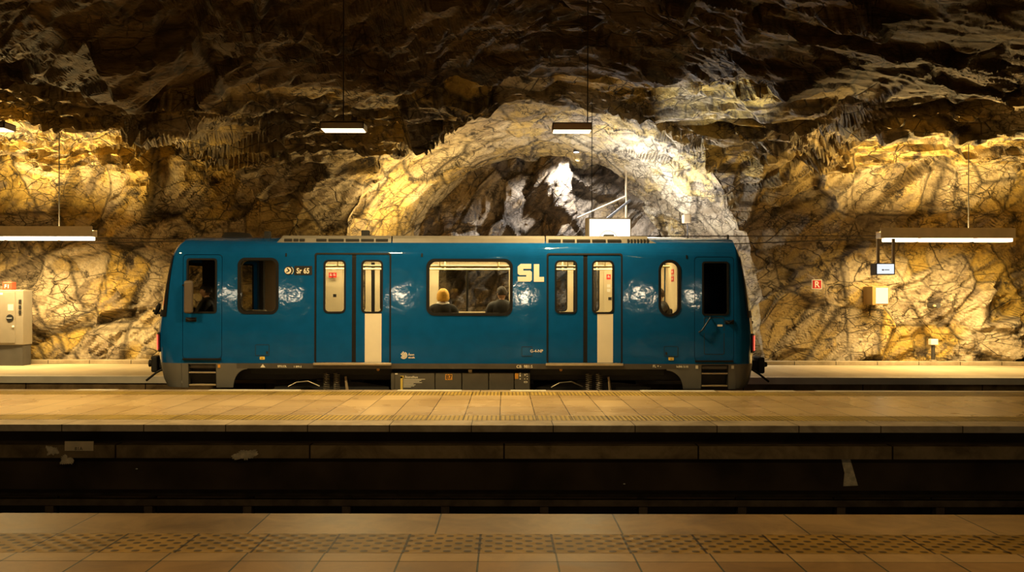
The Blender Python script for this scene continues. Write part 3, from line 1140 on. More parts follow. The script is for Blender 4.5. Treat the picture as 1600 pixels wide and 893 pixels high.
obj('lettering', f, M_GREYTXT, t)
for px in (1373, 1397):
    obj('post', BX(X(px - 2, D), X(px + 2, D), D + 0.02, D + 0.07, Z(411, D), Z(376, 21.8)), M_TAN, t)

D = 23.0
t = thing('wall_light_box', 'glowing cream light box on the rock wall under the hanging sign', 'light box', P(1376, 475, D))
c = BX(X(1363, D), X(1389, D), D, D + 0.6, Z(475, D), Z(446, D), bev=0.01)
obj('casing', c, mat('ochre_casing', (0.26, 0.14, 0.03), 0.5), t)
obj('face', BX(X(1368.5, D), X(1387.5, D), D - 0.012, D + 0.02, Z(473, D), Z(448, D), bev=0.004), M_CREAM_LIT, t)

D = 23.05
t = thing('emergency_sign', 'small square red sign with a white letter on the rock wall', 'sign', P(1276, 450, D))
obj('plate', BX(X(1268, D), X(1284, D), D - 0.02, D, Z(450.5, D), Z(435.5, D), bev=0.006), M_WHITE, t)
obj('face', BX(X(1269.3, D), X(1282.7, D), D - 0.026, D - 0.01, Z(449.3, D), Z(436.7, D), bev=0.003), M_RED, t)
obj('letter', text_bm('R', 0.21, X(1276, D), Z(447.6, D), D - 0.028, 'CENTER', 0.001, 0.004), M_WHITE, t)
obj('bracket', TUBE([(X(1276, D), D, Z(440, D)), (X(1276, D), D + 0.25, Z(432, D)), (X(1276, D), D + 0.9, Z(424, D))], 0.015), M_TAN, t)

D = 23.3
t = thing('kerb_post', 'short dark post with a pale box head at the foot of the rock wall', 'post', P(1458, 565, D))
obj('pole', TUBE([(X(1458, D), D, 0.09), (X(1458, D), D, Z(536, D))], 0.045, 12), M_DARKMETAL, t)
obj('foot', BX(X(1454, D), X(1462, D), D - 0.07, D + 0.07, 0.085, 0.13, bev=0.01), M_KERB, t)
obj('head', BX(X(1452.5, D), X(1464, D), D - 0.08, D + 0.08, Z(537, D), Z(528, D), bev=0.012), M_WHITE, t)

D = 23.1
t = thing('wall_anchor', 'small dark round anchor plate in the bright rock wall', 'anchor', P(1459, 476, D))
obj('plate', cyl(bmesh.new(), P(1459, 476, D + 0.2), 0.06, 0.5, 'Y', 20), M_DARKMETAL, t)
obj('bolt', cyl(bmesh.new(), P(1460, 476, D - 0.06), 0.028, 0.06, 'Y', 12), M_TAN, t)

p = P(1071, 341, 24.6)
t = thing('wall_socket_box', 'small beige box on the white side of the arch vault', 'box', p)
obj('casing', BX(p.x - 0.08, p.x + 0.12, p.y - 0.14, p.y + 0.14, p.z - 0.11, p.z + 0.11, bev=0.03), M_TAN, t)
obj('conduit', TUBE([(p.x + 0.05, p.y, p.z - 0.1), (p.x + 0.1, p.y, 0.1)], 0.015), M_DARKMETAL, t)

# overhead cables along the far side
for i, (a, lab) in enumerate(((((-20, 371), (280, 374), (700, 369), (1160, 368), (1380, 367)), 'upper thin cable strung behind the train along the rock'),
                              (((140, 381), (275, 378), (700, 384), (1150, 380), (1372, 371)), 'lower thin cable strung behind the train along the rock'))):
    tag(obj('cable', TUBE([P(px, py, 22.3 + 0.1 * i) for px, py in a], 0.012, 6), M_ROD), lab, 'cable', 'cables along the rock')

# pipes and handrail in the tunnel
D = 26.4
hr = thing('stair_handrail', 'dark handrail sloping across the tunnel behind the train', 'handrail', (X(760, D), D, 0.05))
obj('upper_rail', TUBE([P(690, 535, D), P(900, 380, D), P(985, 312, D)], 0.035, 8), M_DARKMETAL, hr)
obj('lower_rail', TUBE([P(720, 545, D), P(930, 393, D), P(985, 350, D)], 0.035, 8), M_DARKMETAL, hr)
for px, py in ((730, 505), (830, 432), (930, 356)):
    obj('baluster', TUBE([P(px, py, D), (X(px, D), D, 0.03)], 0.025, 8), M_DARKMETAL, hr)
D = 27.0
obj_ = thing('pipe', 'vertical pipe with bracket by the cleft in the tunnel end wall', 'pipe', (X(978, D), D, 0.05))
obj('riser', TUBE([(X(978, D), D, 0.05), P(978, 262, D)], 0.03, 8), M_TAN, obj_)
obj('branch', TUBE([P(978, 306, D), P(902, 340, D)], 0.025, 8), M_TAN, obj_)
# spot lamp on the tunnel vault, throwing cool light on the end wall
sp = P(900, 240, 26.9)
t = thing('tunnel_spotlight', 'small white spotlight high in the tunnel vault', 'lamp', sp)
obj('housing', cyl(bmesh.new(), (sp.x, sp.y, sp.z + 0.16), 0.09, 0.22, 'Z', 20, 0.06), M_DARKMETAL, t)
obj('lens', cyl(bmesh.new(), (sp.x, sp.y, sp.z + 0.045), 0.075, 0.02, 'Z', 20), emission('spot_lens', COOL, 3.0), t)
obj('stem', TUBE([(sp.x, sp.y, sp.z + 0.25), (sp.x, sp.y, 5.9)], 0.02), M_DARKMETAL, t)
ld = bpy.data.lights.new('spotlight', 'SPOT')
ld.energy = 1900
ld.color = COOL
ld.spot_size = 2.3
ld.spot_blend = 0.5
ld.shadow_soft_size = 0.06
lo = bpy.data.objects.new('spotlight', ld)
COL.objects.link(lo)
lo.parent = t
lo.location = (0, 0, 0)
lo.rotation_euler = (math.radians(14), 0, math.radians(8))

# floodlight on the far platform, aimed up at the right shoulder of the arch
fp = Vector((X(1085, 20.2), 20.2, 2.45))
t = thing('floodlight', 'small white floodlight on a post hidden behind the train', 'lamp', (fp.x, fp.y, 0))
obj('post', TUBE([(fp.x, fp.y, 0), (fp.x, fp.y, fp.z - 0.1)], 0.03, 10), M_DARKMETAL, t)
obj('housing', cyl(bmesh.new(), (fp.x, fp.y, fp.z - 0.04), 0.07, 0.12, 'Z', 20, 0.11), M_DARKMETAL, t)
obj('lens', cyl(bmesh.new(), (fp.x, fp.y, fp.z + 0.022), 0.10, 0.006, 'Z', 20), emission('flood_lens', COOL, 3.0), t)
ld = bpy.data.lights.new('floodlight_beam', 'SPOT')
ld.energy = 800
ld.color = (0.93, 0.97, 1.0)
ld.spot_size = 0.85
ld.spot_blend = 0.6
ld.shadow_soft_size = 0.05
lo = bpy.data.objects.new('floodlight_beam', ld)
COL.objects.link(lo)
lo.parent = t
lo.location = (0, 0, fp.z + 0.06)
dv = P(1115, 190, 20.0) - fp
lo.rotation_euler = dv.to_track_quat('-Z', 'Y').to_euler()

# grey cabinet with a red alarm box on top
D = 22.4
M_CAB = mat('cabinet_grey_paint', (0.22, 0.19, 0.145), 0.45, noise=0.05)
M_CAB_DARK = mat('cabinet_plinth', (0.06, 0.055, 0.05), 0.6)
cab = thing('help_cabinet', 'grey metal cabinet with a dark plinth against the rock at the edge of the photo', 'cabinet', (X(-5, D), D, 0))
x0, x1 = X(-44, D), X(36, D)
obj('body', BX(x0, x1, D, D + 0.45, Z(540, D), Z(454, D), bev=0.015), M_CAB, cab)
obj('plinth', BX(x0 + 0.02, x1 - 0.02, D + 0.02, D + 0.43, 0, Z(540, D), bev=0.01), M_CAB_DARK, cab)
dr = obj('door', BX(X(-38, D), X(24, D), D - 0.02, D + 0.01, Z(537, D), Z(457, D), bev=0.006), M_CAB, cab)
obj('handle', cyl(bmesh.new(), P(20.5, 511, D - 0.025), 0.022, 0.03, 'Y', 14), M_WHITE, dr)
obj('lock_plate', cyl(bmesh.new(), P(15.5, 498, D - 0.024), 0.085, 0.012, 'Y', 28), M_BLACK, dr)
obj('lock_slot', BX(X(11.5, D), X(19.5, D), D - 0.034, D - 0.028, Z(499, D), Z(497, D)), M_GREYTXT, dr)
obj('notice', BX(X(13, D), X(21.5, D), D - 0.0235, D - 0.019, Z(486, D), Z(476.5, D)), mat('yellowish_notice', (0.70, 0.68, 0.38), 0.6), dr)
obj('name_strip', BX(X(-2, D), X(5, D), D - 0.0235, D - 0.019, Z(461.5, D), Z(458.5, D)), M_WHITE, dr)
for py in (472, 480.5, 489):
    obj('indicator', BX(X(29.6, D), X(33.4, D), D - 0.015, D + 0.01, Z(py + 3, D), Z(py - 3, D), bev=0.004), M_BLACK, cab)
al = thing('fire_alarm_box', 'red alarm box with white marks on top of the grey cabinet', 'alarm', P(9, 454, D))
obj('casing', BX(X(2, D), X(17, D), D + 0.05, D + 0.25, Z(454, D), Z(441.5, D), bev=0.015), mat('alarm_red', (0.62, 0.05, 0.02), 0.4, emit=(1, 0.12, 0.04), estr=0.12), al)
obj('mark', text_bm('F1', 0.13, X(9, D), Z(451.5, D), D + 0.048, 'CENTER', 0.002), M_WHITE, al)

# ------------------------------------------------------------------ the train
YN, YF = 16.60, 19.10            # near and far side of the body
YC = (YN + YF) / 2
ZB, ZS, ZT = 0.44, 2.27, 2.56    # bottom of the blue side, start of the roof shoulder, top of the side sheet


def tx(px):
    return X(px, YN)


def tz(py):
    return Z(py, YN)


def inset(z):
    """How far the side leans in at height z."""
    v = 0.016 * max(0.0, z - 1.0)
    if z > ZS:
        v += 0.32 * (1 - math.sqrt(max(0.0, 1 - ((z - ZS) / 0.32) ** 2)))
    if z < ZB:
        v += 0.10 * (ZB - z) * 0.6
    return v


CUTS = [1.0] + [ZS + 0.32 * math.sin(a) for a in np.linspace(0, 1.2, 8)][:-1]


def side(bm, off=0.0, far=False):
    """Lay a flat x-z sheet onto the near (or far) side; off > 0 stands proud of the skin."""
    for v in bm.verts:
        y = YN - off + v.co.y + inset(v.co.z)
        v.co.y = 2 * YC - y if far else y
    if far:
        bmesh.ops.reverse_faces(bm, faces=bm.faces)
    return bm


# paint: gloss blue, slightly uneven sheet metal
def paint(name, col, rough=0.06, wav=0.35):
    m, nt, b = new_mat(name)
    N, L = nt.nodes, nt.links
    b.inputs['Roughness'].default_value = rough
    b.inputs['Specular IOR Level'].default_value = 0.5
    b.inputs['Coat Weight'].default_value = 0.3
    b.inputs['Coat Roughness'].default_value = 0.06
    tc = N.new('ShaderNodeTexCoord')
    nz = N.new('ShaderNodeTexNoise')
    nz.inputs['Scale'].default_value = 2.2
    nz.inputs['Detail'].default_value = 4
    L.new(tc.outputs['Object'], nz.inputs[0])
    bp = N.new('ShaderNodeBump')
    bp.inputs['Strength'].default_value = wav
    bp.inputs['Distance'].default_value = 0.012
    L.new(nz.outputs['Fac'], bp.inputs['Height'])
    L.new(bp.outputs[0], b.inputs['Normal'])
    L.new(bp.outputs[0], b.inputs['Coat Normal'])
    n2 = N.new('ShaderNodeTexNoise')
    n2.inputs['Scale'].default_value = 5
    n2.inputs['Detail'].default_value = 8
    L.new(tc.outputs['Object'], n2.inputs[0])
    r = N.new('ShaderNodeValToRGB')
    r.color_ramp.elements[0].position = 0.3
    r.color_ramp.elements[1].position = 0.7
    r.color_ramp.elements[0].color = [c * 0.9 for c in col] + [1]
    r.color_ramp.elements[1].color = [c * 1.06 for c in col] + [1]
    L.new(n2.outputs['Fac'], r.inputs[0])
    L.new(r.outputs[0], b.inputs['Base Color'])
    return m


M_BLUE = paint('train_blue_paint', (0.004, 0.08, 0.265))
M_RUBBER = mat('black_rubber', (0.008, 0.008, 0.009), 0.6, spec=0.2)
M_SEAM = mat('dark_panel_seam', (0.006, 0.02, 0.035), 0.5)
M_GLASS = glass_mat('train_window_glass', (0.86, 0.86, 0.82))
M_WGLASS = glass_mat('windshield_glass', (0.55, 0.52, 0.45))
M_CREAM = mat('cream_interior', (0.62, 0.52, 0.34), 0.45, noise=0.03)
M_CREAM_DARK = mat('cab_partition', (0.20, 0.14, 0.08), 0.5, noise=0.08)
M_CAB_BLACK = mat('cab_lining', (0.03, 0.027, 0.023), 0.7, spec=0.2)
M_FLOOR_T = mat('train_floor_vinyl', (0.12, 0.11, 0.10), 0.5)
M_CABIN = emission('cabin_light_strip', (1.0, 0.77, 0.40), E_CABIN)
M_SKIRT = mat('grey_skirt_paint', (0.115, 0.11, 0.10), 0.45, noise=0.1, nscale=3)
M_BAND = mat('dark_sole_bar', (0.065, 0.058, 0.05), 0.5, noise=0.15)
M_SHROUD = mat('roof_shroud_grey', (0.21, 0.19, 0.16), 0.5, noise=0.08)
M_UNDER = mat('underframe_black', (0.018, 0.016, 0.014), 0.7, noise=0.3)
M_BOXGREY = mat('equipment_box_grey', (0.085, 0.075, 0.06), 0.55, noise=0.12)
M_METAL = mat('bare_metal', (0.55, 0.48, 0.38), 0.35, 0.8)
M_ORANGE = mat('orange_label', (0.65, 0.30, 0.03), 0.5)
M_YELLOW = mat('yellow_label', (0.70, 0.52, 0.10), 0.5)
M_PANELWHITE = mat('cream_door_panel', (0.72, 0.66, 0.54), 0.4, noise=0.03)
M_TAIL = mat('tail_lamp_red', (0.6, 0.02, 0.02), 0.25, emit=(1.0, 0.06, 0.04), estr=2.5)
M_STEELPOLE = mat('yellowish_grab_pole', (0.62, 0.52, 0.30), 0.3, 0.4)
M_SEATF = mat('dark_seat_cloth', (0.035, 0.035, 0.045), 0.85, noise=0.2)
M_SEATC = mat('seat_shell_cream', (0.60, 0.52, 0.38), 0.45)

train = thing('metro_train', 'short blue metro train car standing at the middle platform under the rock arch', 'train', (X(711, YC), YC, -0.915))

xl, xr = tx(283.5), tx(1150)      # where the flat side ends and the rounded cabs begin
WINS = {'lb': rr(tx(371), tz(491), tx(435), tz(403), 0.13), 'mid': rr(tx(666), tz(493), tx(801), tz(404), 0.14), 'pill': rr(tx(1029), tz(494), tx(1064), tz(405), 0.185)}
DOORS = {'a': (491, 611, ((494, 549.5), (556, 608.5)), ((505, 540), (564, 598)), 570, 596), 'b': (854, 973, ((857, 911.5), (918, 970.5)), ((867, 902), (925, 959.5)), 933.5, 958)}
CABD = {'l': (285, 347, (291, 338.5), (404, 490), 398, 561), 'r': (1085, 1147, (1097, 1139), (407.5, 492), 400, 563)}


def side_holes(shrink=0.0):
    h = [list(w) for w in WINS.values()]
    for d in DOORS.values():
        h.append(rr(tx(d[0]), tz(567), tx(d[1]), tz(395), 0.04, 3))
    return h


for far in (False, True):
    out = [(xl, ZB), (xr, ZB), (xr, ZT), (xl, ZT)]
    holes = side_holes()
    for c in CABD.values():
        holes.append(rr(tx(c[0]), tz(c[5]), tx(c[1]), tz(c[4]), 0.06, 3))
    b = panel(out, holes, 0.03, CUTS, [xl + (xr - xl) * k / 24 for k in range(1, 24)])
    obj('body_side', side(b, -0.015, far), M_BLUE, train)

    # passenger windows: rubber frame and pane
    for k, w in WINS.items():
        xs_ = [p[0] for p in w]
        zs_ = [p[1] for p in w]
        r = {'lb': 0.13, 'mid': 0.14, 'pill': 0.185}[k]
        outer = rr(min(xs_), min(zs_), max(xs_), max(zs_), r)
        inner = rr(min(xs_) + 0.045, min(zs_) + 0.045, max(xs_) - 0.045, max(zs_) - 0.045, r - 0.035)
        fr = obj('window_frame', side(panel(outer, [inner], 0.05, CUTS[:2]), -0.015, far), M_RUBBER, train)
        obj('pane', side(panel(rr(min(xs_) + 0.03, min(zs_) + 0.03, max(xs_) - 0.03, max(zs_) - 0.03, r - 0.03), (), 0.004, CUTS[:1]), -0.012, far), M_GLASS, fr)

    # sliding double doors
    for d in DOORS.values():
        fo = rr(tx(d[0]), tz(567), tx(d[1]), tz(395), 0.04, 3)
        fi = rr(tx(d[0]) + 0.028, tz(567) - 0.01, tx(d[1]) - 0.028, tz(395) - 0.03, 0.03, 3)
        obj('door_frame', side(panel(fo, [fi], 0.06, CUTS), -0.03, far), M_RUBBER, train)
        obj('door_seal', side(panel(rr(tx(d[2][0][1]) - 0.01, tz(566), tx(d[2][1][0]) + 0.01, tz(397.5), 0), (), 0.03, CUTS), -0.03, far), M_RUBBER, train)
        b = bmesh.new()
        bx(b, tx(d[0] - 1), tx(d[1] + 1), -0.03, 0.03, tz(570.5), tz(566.8), bev=0.006)
        obj('door_sill', side(b, 0.012, far), M_METAL, train)
        for (a0, a1), (w0, w1) in zip(d[2], d[3]):
            wz0, wz1 = tz(489.5), tz(406)
            hole = rr(tx(w0), wz0, tx(w1), wz1, 0.085)
            lf = obj('sliding_door', side(panel(rr(tx(a0), tz(566), tx(a1), tz(398), 0.012, 2), [hole], 0.03, CUTS), -0.025, far), M_BLUE, train)
            inner = rr(tx(w0) + 0.03, wz0 + 0.03, tx(w1) - 0.03, wz1 - 0.03, 0.06)
            obj('window_frame', side(panel(hole, [inner], 0.045, CUTS[:1]), -0.022, far), M_RUBBER, lf)
            obj('pane', side(panel(rr(tx(w0) + 0.02, wz0 + 0.02, tx(w1) - 0.02, wz1 - 0.02, 0.07), (), 0.004, CUTS[:1]), -0.02, far), M_GLASS, lf)
            if far:
                obj('door_lining', side(panel(rr(tx(a0), tz(566), tx(a1), tz(398), 0.012, 2), [rr(tx(w0) + 0.01, wz0 + 0.01, tx(w1) - 0.01, wz1 - 0.01, 0.075)], 0.012, CUTS), -0.050, far), M_CREAM, lf)
        b = panel(rr(tx(d[4]), tz(566), tx(d[5]), tz(490), 0), (), 0.004)
        obj('light_panel', side(b, -0.007, far), M_PANELWHITE, lf)

    # cab doors
    for k, c in CABD.items():
        w0, w1 = c[2]
        wz0, wz1 = tz(c[3][1]), tz(c[3][0])
        hole = rr(tx(w0), wz0, tx(w1), wz1, 0.05)
        d = obj('cab_door', side(panel(rr(tx(c[0]) + 0.01, tz(c[5]) + 0.01, tx(c[1]) - 0.01, tz(c[4]) - 0.01, 0.055, 3), [hole], 0.03, CUTS), -0.016, far), M_BLUE, train)
        obj('window_frame', side(panel(hole, [rr(tx(w0) + 0.03, wz0 + 0.03, tx(w1) - 0.03, wz1 - 0.03, 0.035)], 0.045, CUTS[:1]), -0.013, far), M_RUBBER, d)
        obj('pane', side(panel(rr(tx(w0) + 0.02, wz0 + 0.02, tx(w1) - 0.02, wz1 - 0.02, 0.04), (), 0.004, CUTS[:1]), -0.012, far), M_GLASS, d)
        obj('seam', side(panel(rr(tx(c[0]), tz(c[5]), tx(c[1]), tz(c[4]), 0.06, 3), [rr(tx(c[0]) + 0.02, tz(c[5]) + 0.02, tx(c[1]) - 0.02, tz(c[4]) - 0.02, 0.05, 3)], 0.01, CUTS), -0.03, far), M_SEAM, d)
        b = bmesh.new()
        bx(b, tx(c[0] + 1), tx(c[1] - 1), -0.02, 0.02, tz(c[5] + 2), tz(c[5] - 1.0), bev=0.004)
        obj('threshold', side(b, 0.012, far), M_RUBBER, d)
        # fold-down steps in the skirt under the door
        s0, s1 = (294, 338) if k == 'l' else (1096, 1138.5)
        b = bmesh.new()
        bx(b, tx(s0), tx(s1), 0.15, 0.19, tz(604), tz(565))
        bx(b, tx(s0) - 0.005, tx(s0) + 0.01, 0.0, 0.19, tz(604), tz(566))
        bx(b, tx(s1) - 0.01, tx(s1) + 0.005, 0.0, 0.19, tz(604), tz(566))
        st = obj('step_well', side(b, 0.0, far), M_UNDER, train)
        for py in (582.5, 602):
            b = bmesh.new()
            bx(b, tx(s0) + 0.01, tx(s1) - 0.01, 0.0, 0.16, tz(py + 1.2), tz(py - 1.0), bev=0.004)
            obj('tread', side(b, 0.0, far), M_METAL if py < 590 else M_TAN, st)

    # dark sole bar under the blue side, with the grey cab skirts around the wheel arches
    bar = obj('sole_bar', side(panel([(tx(370), tz(576)), (tx(1060), tz(576)), (tx(1060), ZB), (tx(370), ZB)], (), 0.05), -0.02, far), M_BAND, train)
    for sgn in (0, 1):
        if sgn == 0:
            pts = [(tx(284), ZB), (tx(284), tz(606)), (tx(294), tz(606)), (tx(294), tz(569.2)), (tx(338), tz(569.2)), (tx(338), tz(606)), (tx(364), tz(606))]
            pts += [(tx(364 + 22 * (1 - math.cos(a))), tz(606 - 29 * math.sin(a))) for a in np.linspace(0.25, PI / 2, 8)]
            pts += [(tx(386), ZB)]
        else:
            pts = [(tx(1150), ZB), (tx(1150), tz(607)), (tx(1138.5), tz(607)), (tx(1138.5), tz(569.2)), (tx(1096), tz(569.2)), (tx(1096), tz(607)), (tx(1068), tz(607))]
            pts += [(tx(1068 - 26 * (1 - math.cos(a))), tz(607 - 29 * math.sin(a))) for a in np.linspace(0.25, PI / 2, 8)]
            pts += [(tx(1042), ZB)]
        obj('skirt', side(panel(pts, (), 0.03), -0.012, far), M_SKIRT, train)

# ---- rounded cab ends
HW = (YF - YN) / 2


def silhouette(px):
    return (px - VX) / F


END_L = [(603.5, 263), (590, 256), (568, 251.5), (545, 247.5), (520, 247.5), (500, 250), (480, 253), (450, 257.5), (420, 264), (400, 270), (390, 274.5), (384, 279), (379.5, 286)]
END_R = [(605, 1166), (590, 1172), (570, 1175.5), (545, 1177), (520, 1177), (500, 1175), (480, 1171.5), (450, 1166.5), (420, 1160), (402, 1156), (392, 1152.5), (386, 1148.5), (380.5, 1140)]
NEXP = 2.5
PHI = np.linspace(-PI / 2, PI / 2, 41)


def cap_ring(z, px_t, sgn):
    """One plan outline of the cab end at height z whose outermost line of sight is px_t."""
    b_ = HW - inset(z)
    xj = xl if sgn < 0 else xr
    t = silhouette(px_t)
    c, s = np.cos(PHI), np.sin(PHI)
    cy = np.sign(s) * np.abs(s) ** (2 / NEXP)
    cx = np.abs(c) ** (2 / NEXP)
    lo, hi = 0.02, 3.0
    ys = YC + b_ * cy
    for _ in range(50):
        a = (lo + hi) / 2
        x = xj + sgn * a * cx
        ext = (x / ys).min() if sgn < 0 else (x / ys).max()
        if (ext > t) if sgn < 0 else (ext < t):
            lo = a
        else:
            hi = a
    return np.stack([xj + sgn * a * cx, ys, np.full_like(ys, z)], 1)


def cap_surface(table, sgn, zlist, off=0.0):
    pz = np.array([Z(py, 17.0) for py, px in table])
    pp = np.array([px for py, px in table], float)
    o = np.argsort(pz)
    rings = []
    for z in zlist:
        r = cap_ring(z, np.interp(z, pz[o], pp[o]), sgn)
        if off:
            d = np.gradient(r, axis=0)
            n = np.stack([d[:, 1], -d[:, 0], np.zeros(len(d))], 1)
            n /= np.linalg.norm(n, axis=1)[:, None]
            n *= 1 if (n[len(n) // 2, 0] * sgn > 0) else -1
            r = r + n * off
        rings.append(r)
    return rings


def cap_mesh(rings, keep):
    bm = bmesh.new()
    V = [[bm.verts.new(p) for p in r] for r in rings]
    for i in range(len(V) - 1):
        for j in range(len(V[0]) - 1):
            if keep(i, j):
                bm.faces.new((V[i][j], V[i][j + 1], V[i + 1][j + 1], V[i + 1][j]))
    bmesh.ops.delete(bm, geom=[v for v in bm.verts if not v.link_faces], context='VERTS')
    return bm


RZ = {}
for sgn, table in ((-1, END_L), (1, END_R)):
    zs_blue = [ZB, 0.6, 0.75, 0.95, 1.12, 1.22, 1.3, 1.42, 1.6, 1.8, 2.0, 2.15, 2.25, 2.33, 2.40, 2.46, 2.51, 2.55]
    w_lo, w_hi = zs_blue.index(1.3), zs_blue.index(2.25)
    j0, j1 = 6, len(PHI) - 7
    rings = cap_surface(table, sgn, zs_blue)
    bm = cap_mesh(rings, lambda i, j: not (w_lo <= i < w_hi and j0 <= j < j1))
    bm.faces.ensure_lookup_table()
    bmesh.ops.recalc_face_normals(bm, faces=bm.faces)
    e = obj('cab_end', bm, M_BLUE, train, True)
    RZ[sgn] = rings[-1]
    # windshield, its black surround
    zs_w = [z for z in zs_blue if 1.3 <= z <= 2.25]
    rw = cap_surface(table, sgn, zs_w, 0.004)
    ws = obj('windshield', cap_mesh(rw, lambda i, j: j0 <= j < j1), M_WGLASS, train, True)
    zs_f = [1.24, 1.3, 1.36, 1.6, 1.8, 2.0, 2.19, 2.25, 2.31]
    rf = cap_surface(table, sgn, zs_f, 0.012)
    n_ = len(zs_f) - 2
    fb = cap_mesh(rf, lambda i, j: (j0 - 1 <= j < j1 + 1) and (i < 2 or i > n_ - 2 or j < j0 + 1 or j >= j1 - 1))
    obj('windshield_frame', fb, M_RUBBER, ws, True)
    mid = len(PHI) // 2
    obj('pillar', cap_mesh(rf, lambda i, j: mid - 1 <= j <= mid), M_RUBBER, ws, True)
    wp = rf[1][mid + 7], rf[2][mid + 6], rf[5][mid + 4]
    obj('wiper', TUBE([Vector(p) + Vector((sgn * 0.03, 0, 0)) for p in wp], 0.012, 6), M_RUBBER, ws)
    # grey lower skirt of the cab
    rs_ = cap_surface(table, sgn, [0.02, 0.15, 0.3, ZB])
    sk = cap_mesh(rs_, lambda i, j: True)
    obj('cab_skirt', sk, M_SKIRT, train, True)
    # tail lamp cluster at the near corner and the far corner
    for js in ((9, 12), (len(PHI) - 13, len(PHI) - 10)):
        rt = cap_surface(table, sgn, [0.62, 0.66, 0.75, 0.85, 0.92, 0.96], 0.016)
        obj('lamp_bezel', cap_mesh(rt, lambda i, j: js[0] - 1 <= j <= js[1]), M_RUBBER, train, True)
        rt = cap_surface(table, sgn, [0.66, 0.75, 0.85, 0.92], 0.03)
        obj('tail_lamp', cap_mesh(rt, lambda i, j: js[0] <= j < js[1]), M_TAIL, train, True)
    # coupler
    xe = rs_[2][mid][0]
    b = bmesh.new()
    bx(b, xe - 0.05 * sgn, xe + 0.30 * sgn, YC - 0.12, YC + 0.12, 0.26, 0.44, bev=0.03)
    bx(b, xe + 0.22 * sgn, xe + 0.34 * sgn, YC - 0.2, YC + 0.2, 0.20, 0.50, bev=0.03)
    cyl(b, (xe + 0.36 * sgn, YC - 0.06, 0.36), 0.07, 0.10, 'X', 16, 0.04)
    cp = obj('coupler', b, M_UNDER, train)
    obj('coupler_hose', TUBE([(xe + 0.05 * sgn, YC - 0.25, 0.30), (xe + 0.2 * sgn, YC - 0.32, 0.2), (xe + 0.30 * sgn, YC - 0.32, 0.12), (xe + 0.38 * sgn, YC - 0.3, 0.06)], 0.02, 8), M_UNDER, cp)

# rear-view arm at the left cab
q = P(246, 489, 17.6)
b = TUBE([q + Vector((0.12, 0, -0.02)), q + Vector((0.0, -0.02, 0.0)), q + Vector((-0.07, -0.03, 0.04))], 0.025, 8)
tube(b, [q + Vector((-0.03, -0.03, -0.03)), q + Vector((0.03, -0.03, 0.09)), q + Vector((0.05, -0.03, 0.17))], [0.03, 0.045, 0.02], 10)
obj('camera_arm', b, M_RUBBER, train)

# ---- roof
bm = bmesh.new()
RL, RR = RZ[-1], RZ[1]
prof = [(YN + inset(2.55), 2.55), (YN + 0.30, 2.60), (YN + 0.7, 2.66), (YC, 2.69), (YF - 0.7, 2.66), (YF - 0.30, 2.60), (YF - inset(2.55), 2.55)]
xs_ = np.linspace(xl, xr, 12)
V = [[bm.verts.new((x, y, z)) for y, z in prof] for x in xs_]
for a, b_ in zip(V[:-1], V[1:]):
    for k in range(len(prof) - 1):
        bm.faces.new((a[k], b_[k], b_[k + 1], a[k + 1]))
for ring, col_, xj in ((RL, V[0], xl), (RR, V[-1], xr)):
    ys = np.array([p[0] for p in prof])
    zs_ = np.array([p[1] for p in prof])
    prev = None
    for s in np.linspace(0, 1, 7):
        row = []
        for p in ring:
            yy = YC + (p[1] - YC) * 1.0
            x = xj + (p[0] - xj) * s
            zc = np.interp(yy, ys, zs_)
            row.append(bm.verts.new((x, yy, 2.55 + (zc - 2.55) * (1 - s ** 2))))
        if prev:
            for k in range(len(row) - 1):
                bm.faces.new((prev[k], prev[k + 1], row[k + 1], row[k]))
        prev = row
bmesh.ops.remove_doubles(bm, verts=bm.verts, dist=0.002)
bmesh.ops.recalc_face_normals(bm, faces=bm.faces)
obj('roof', bm, M_BLUE, train, True)

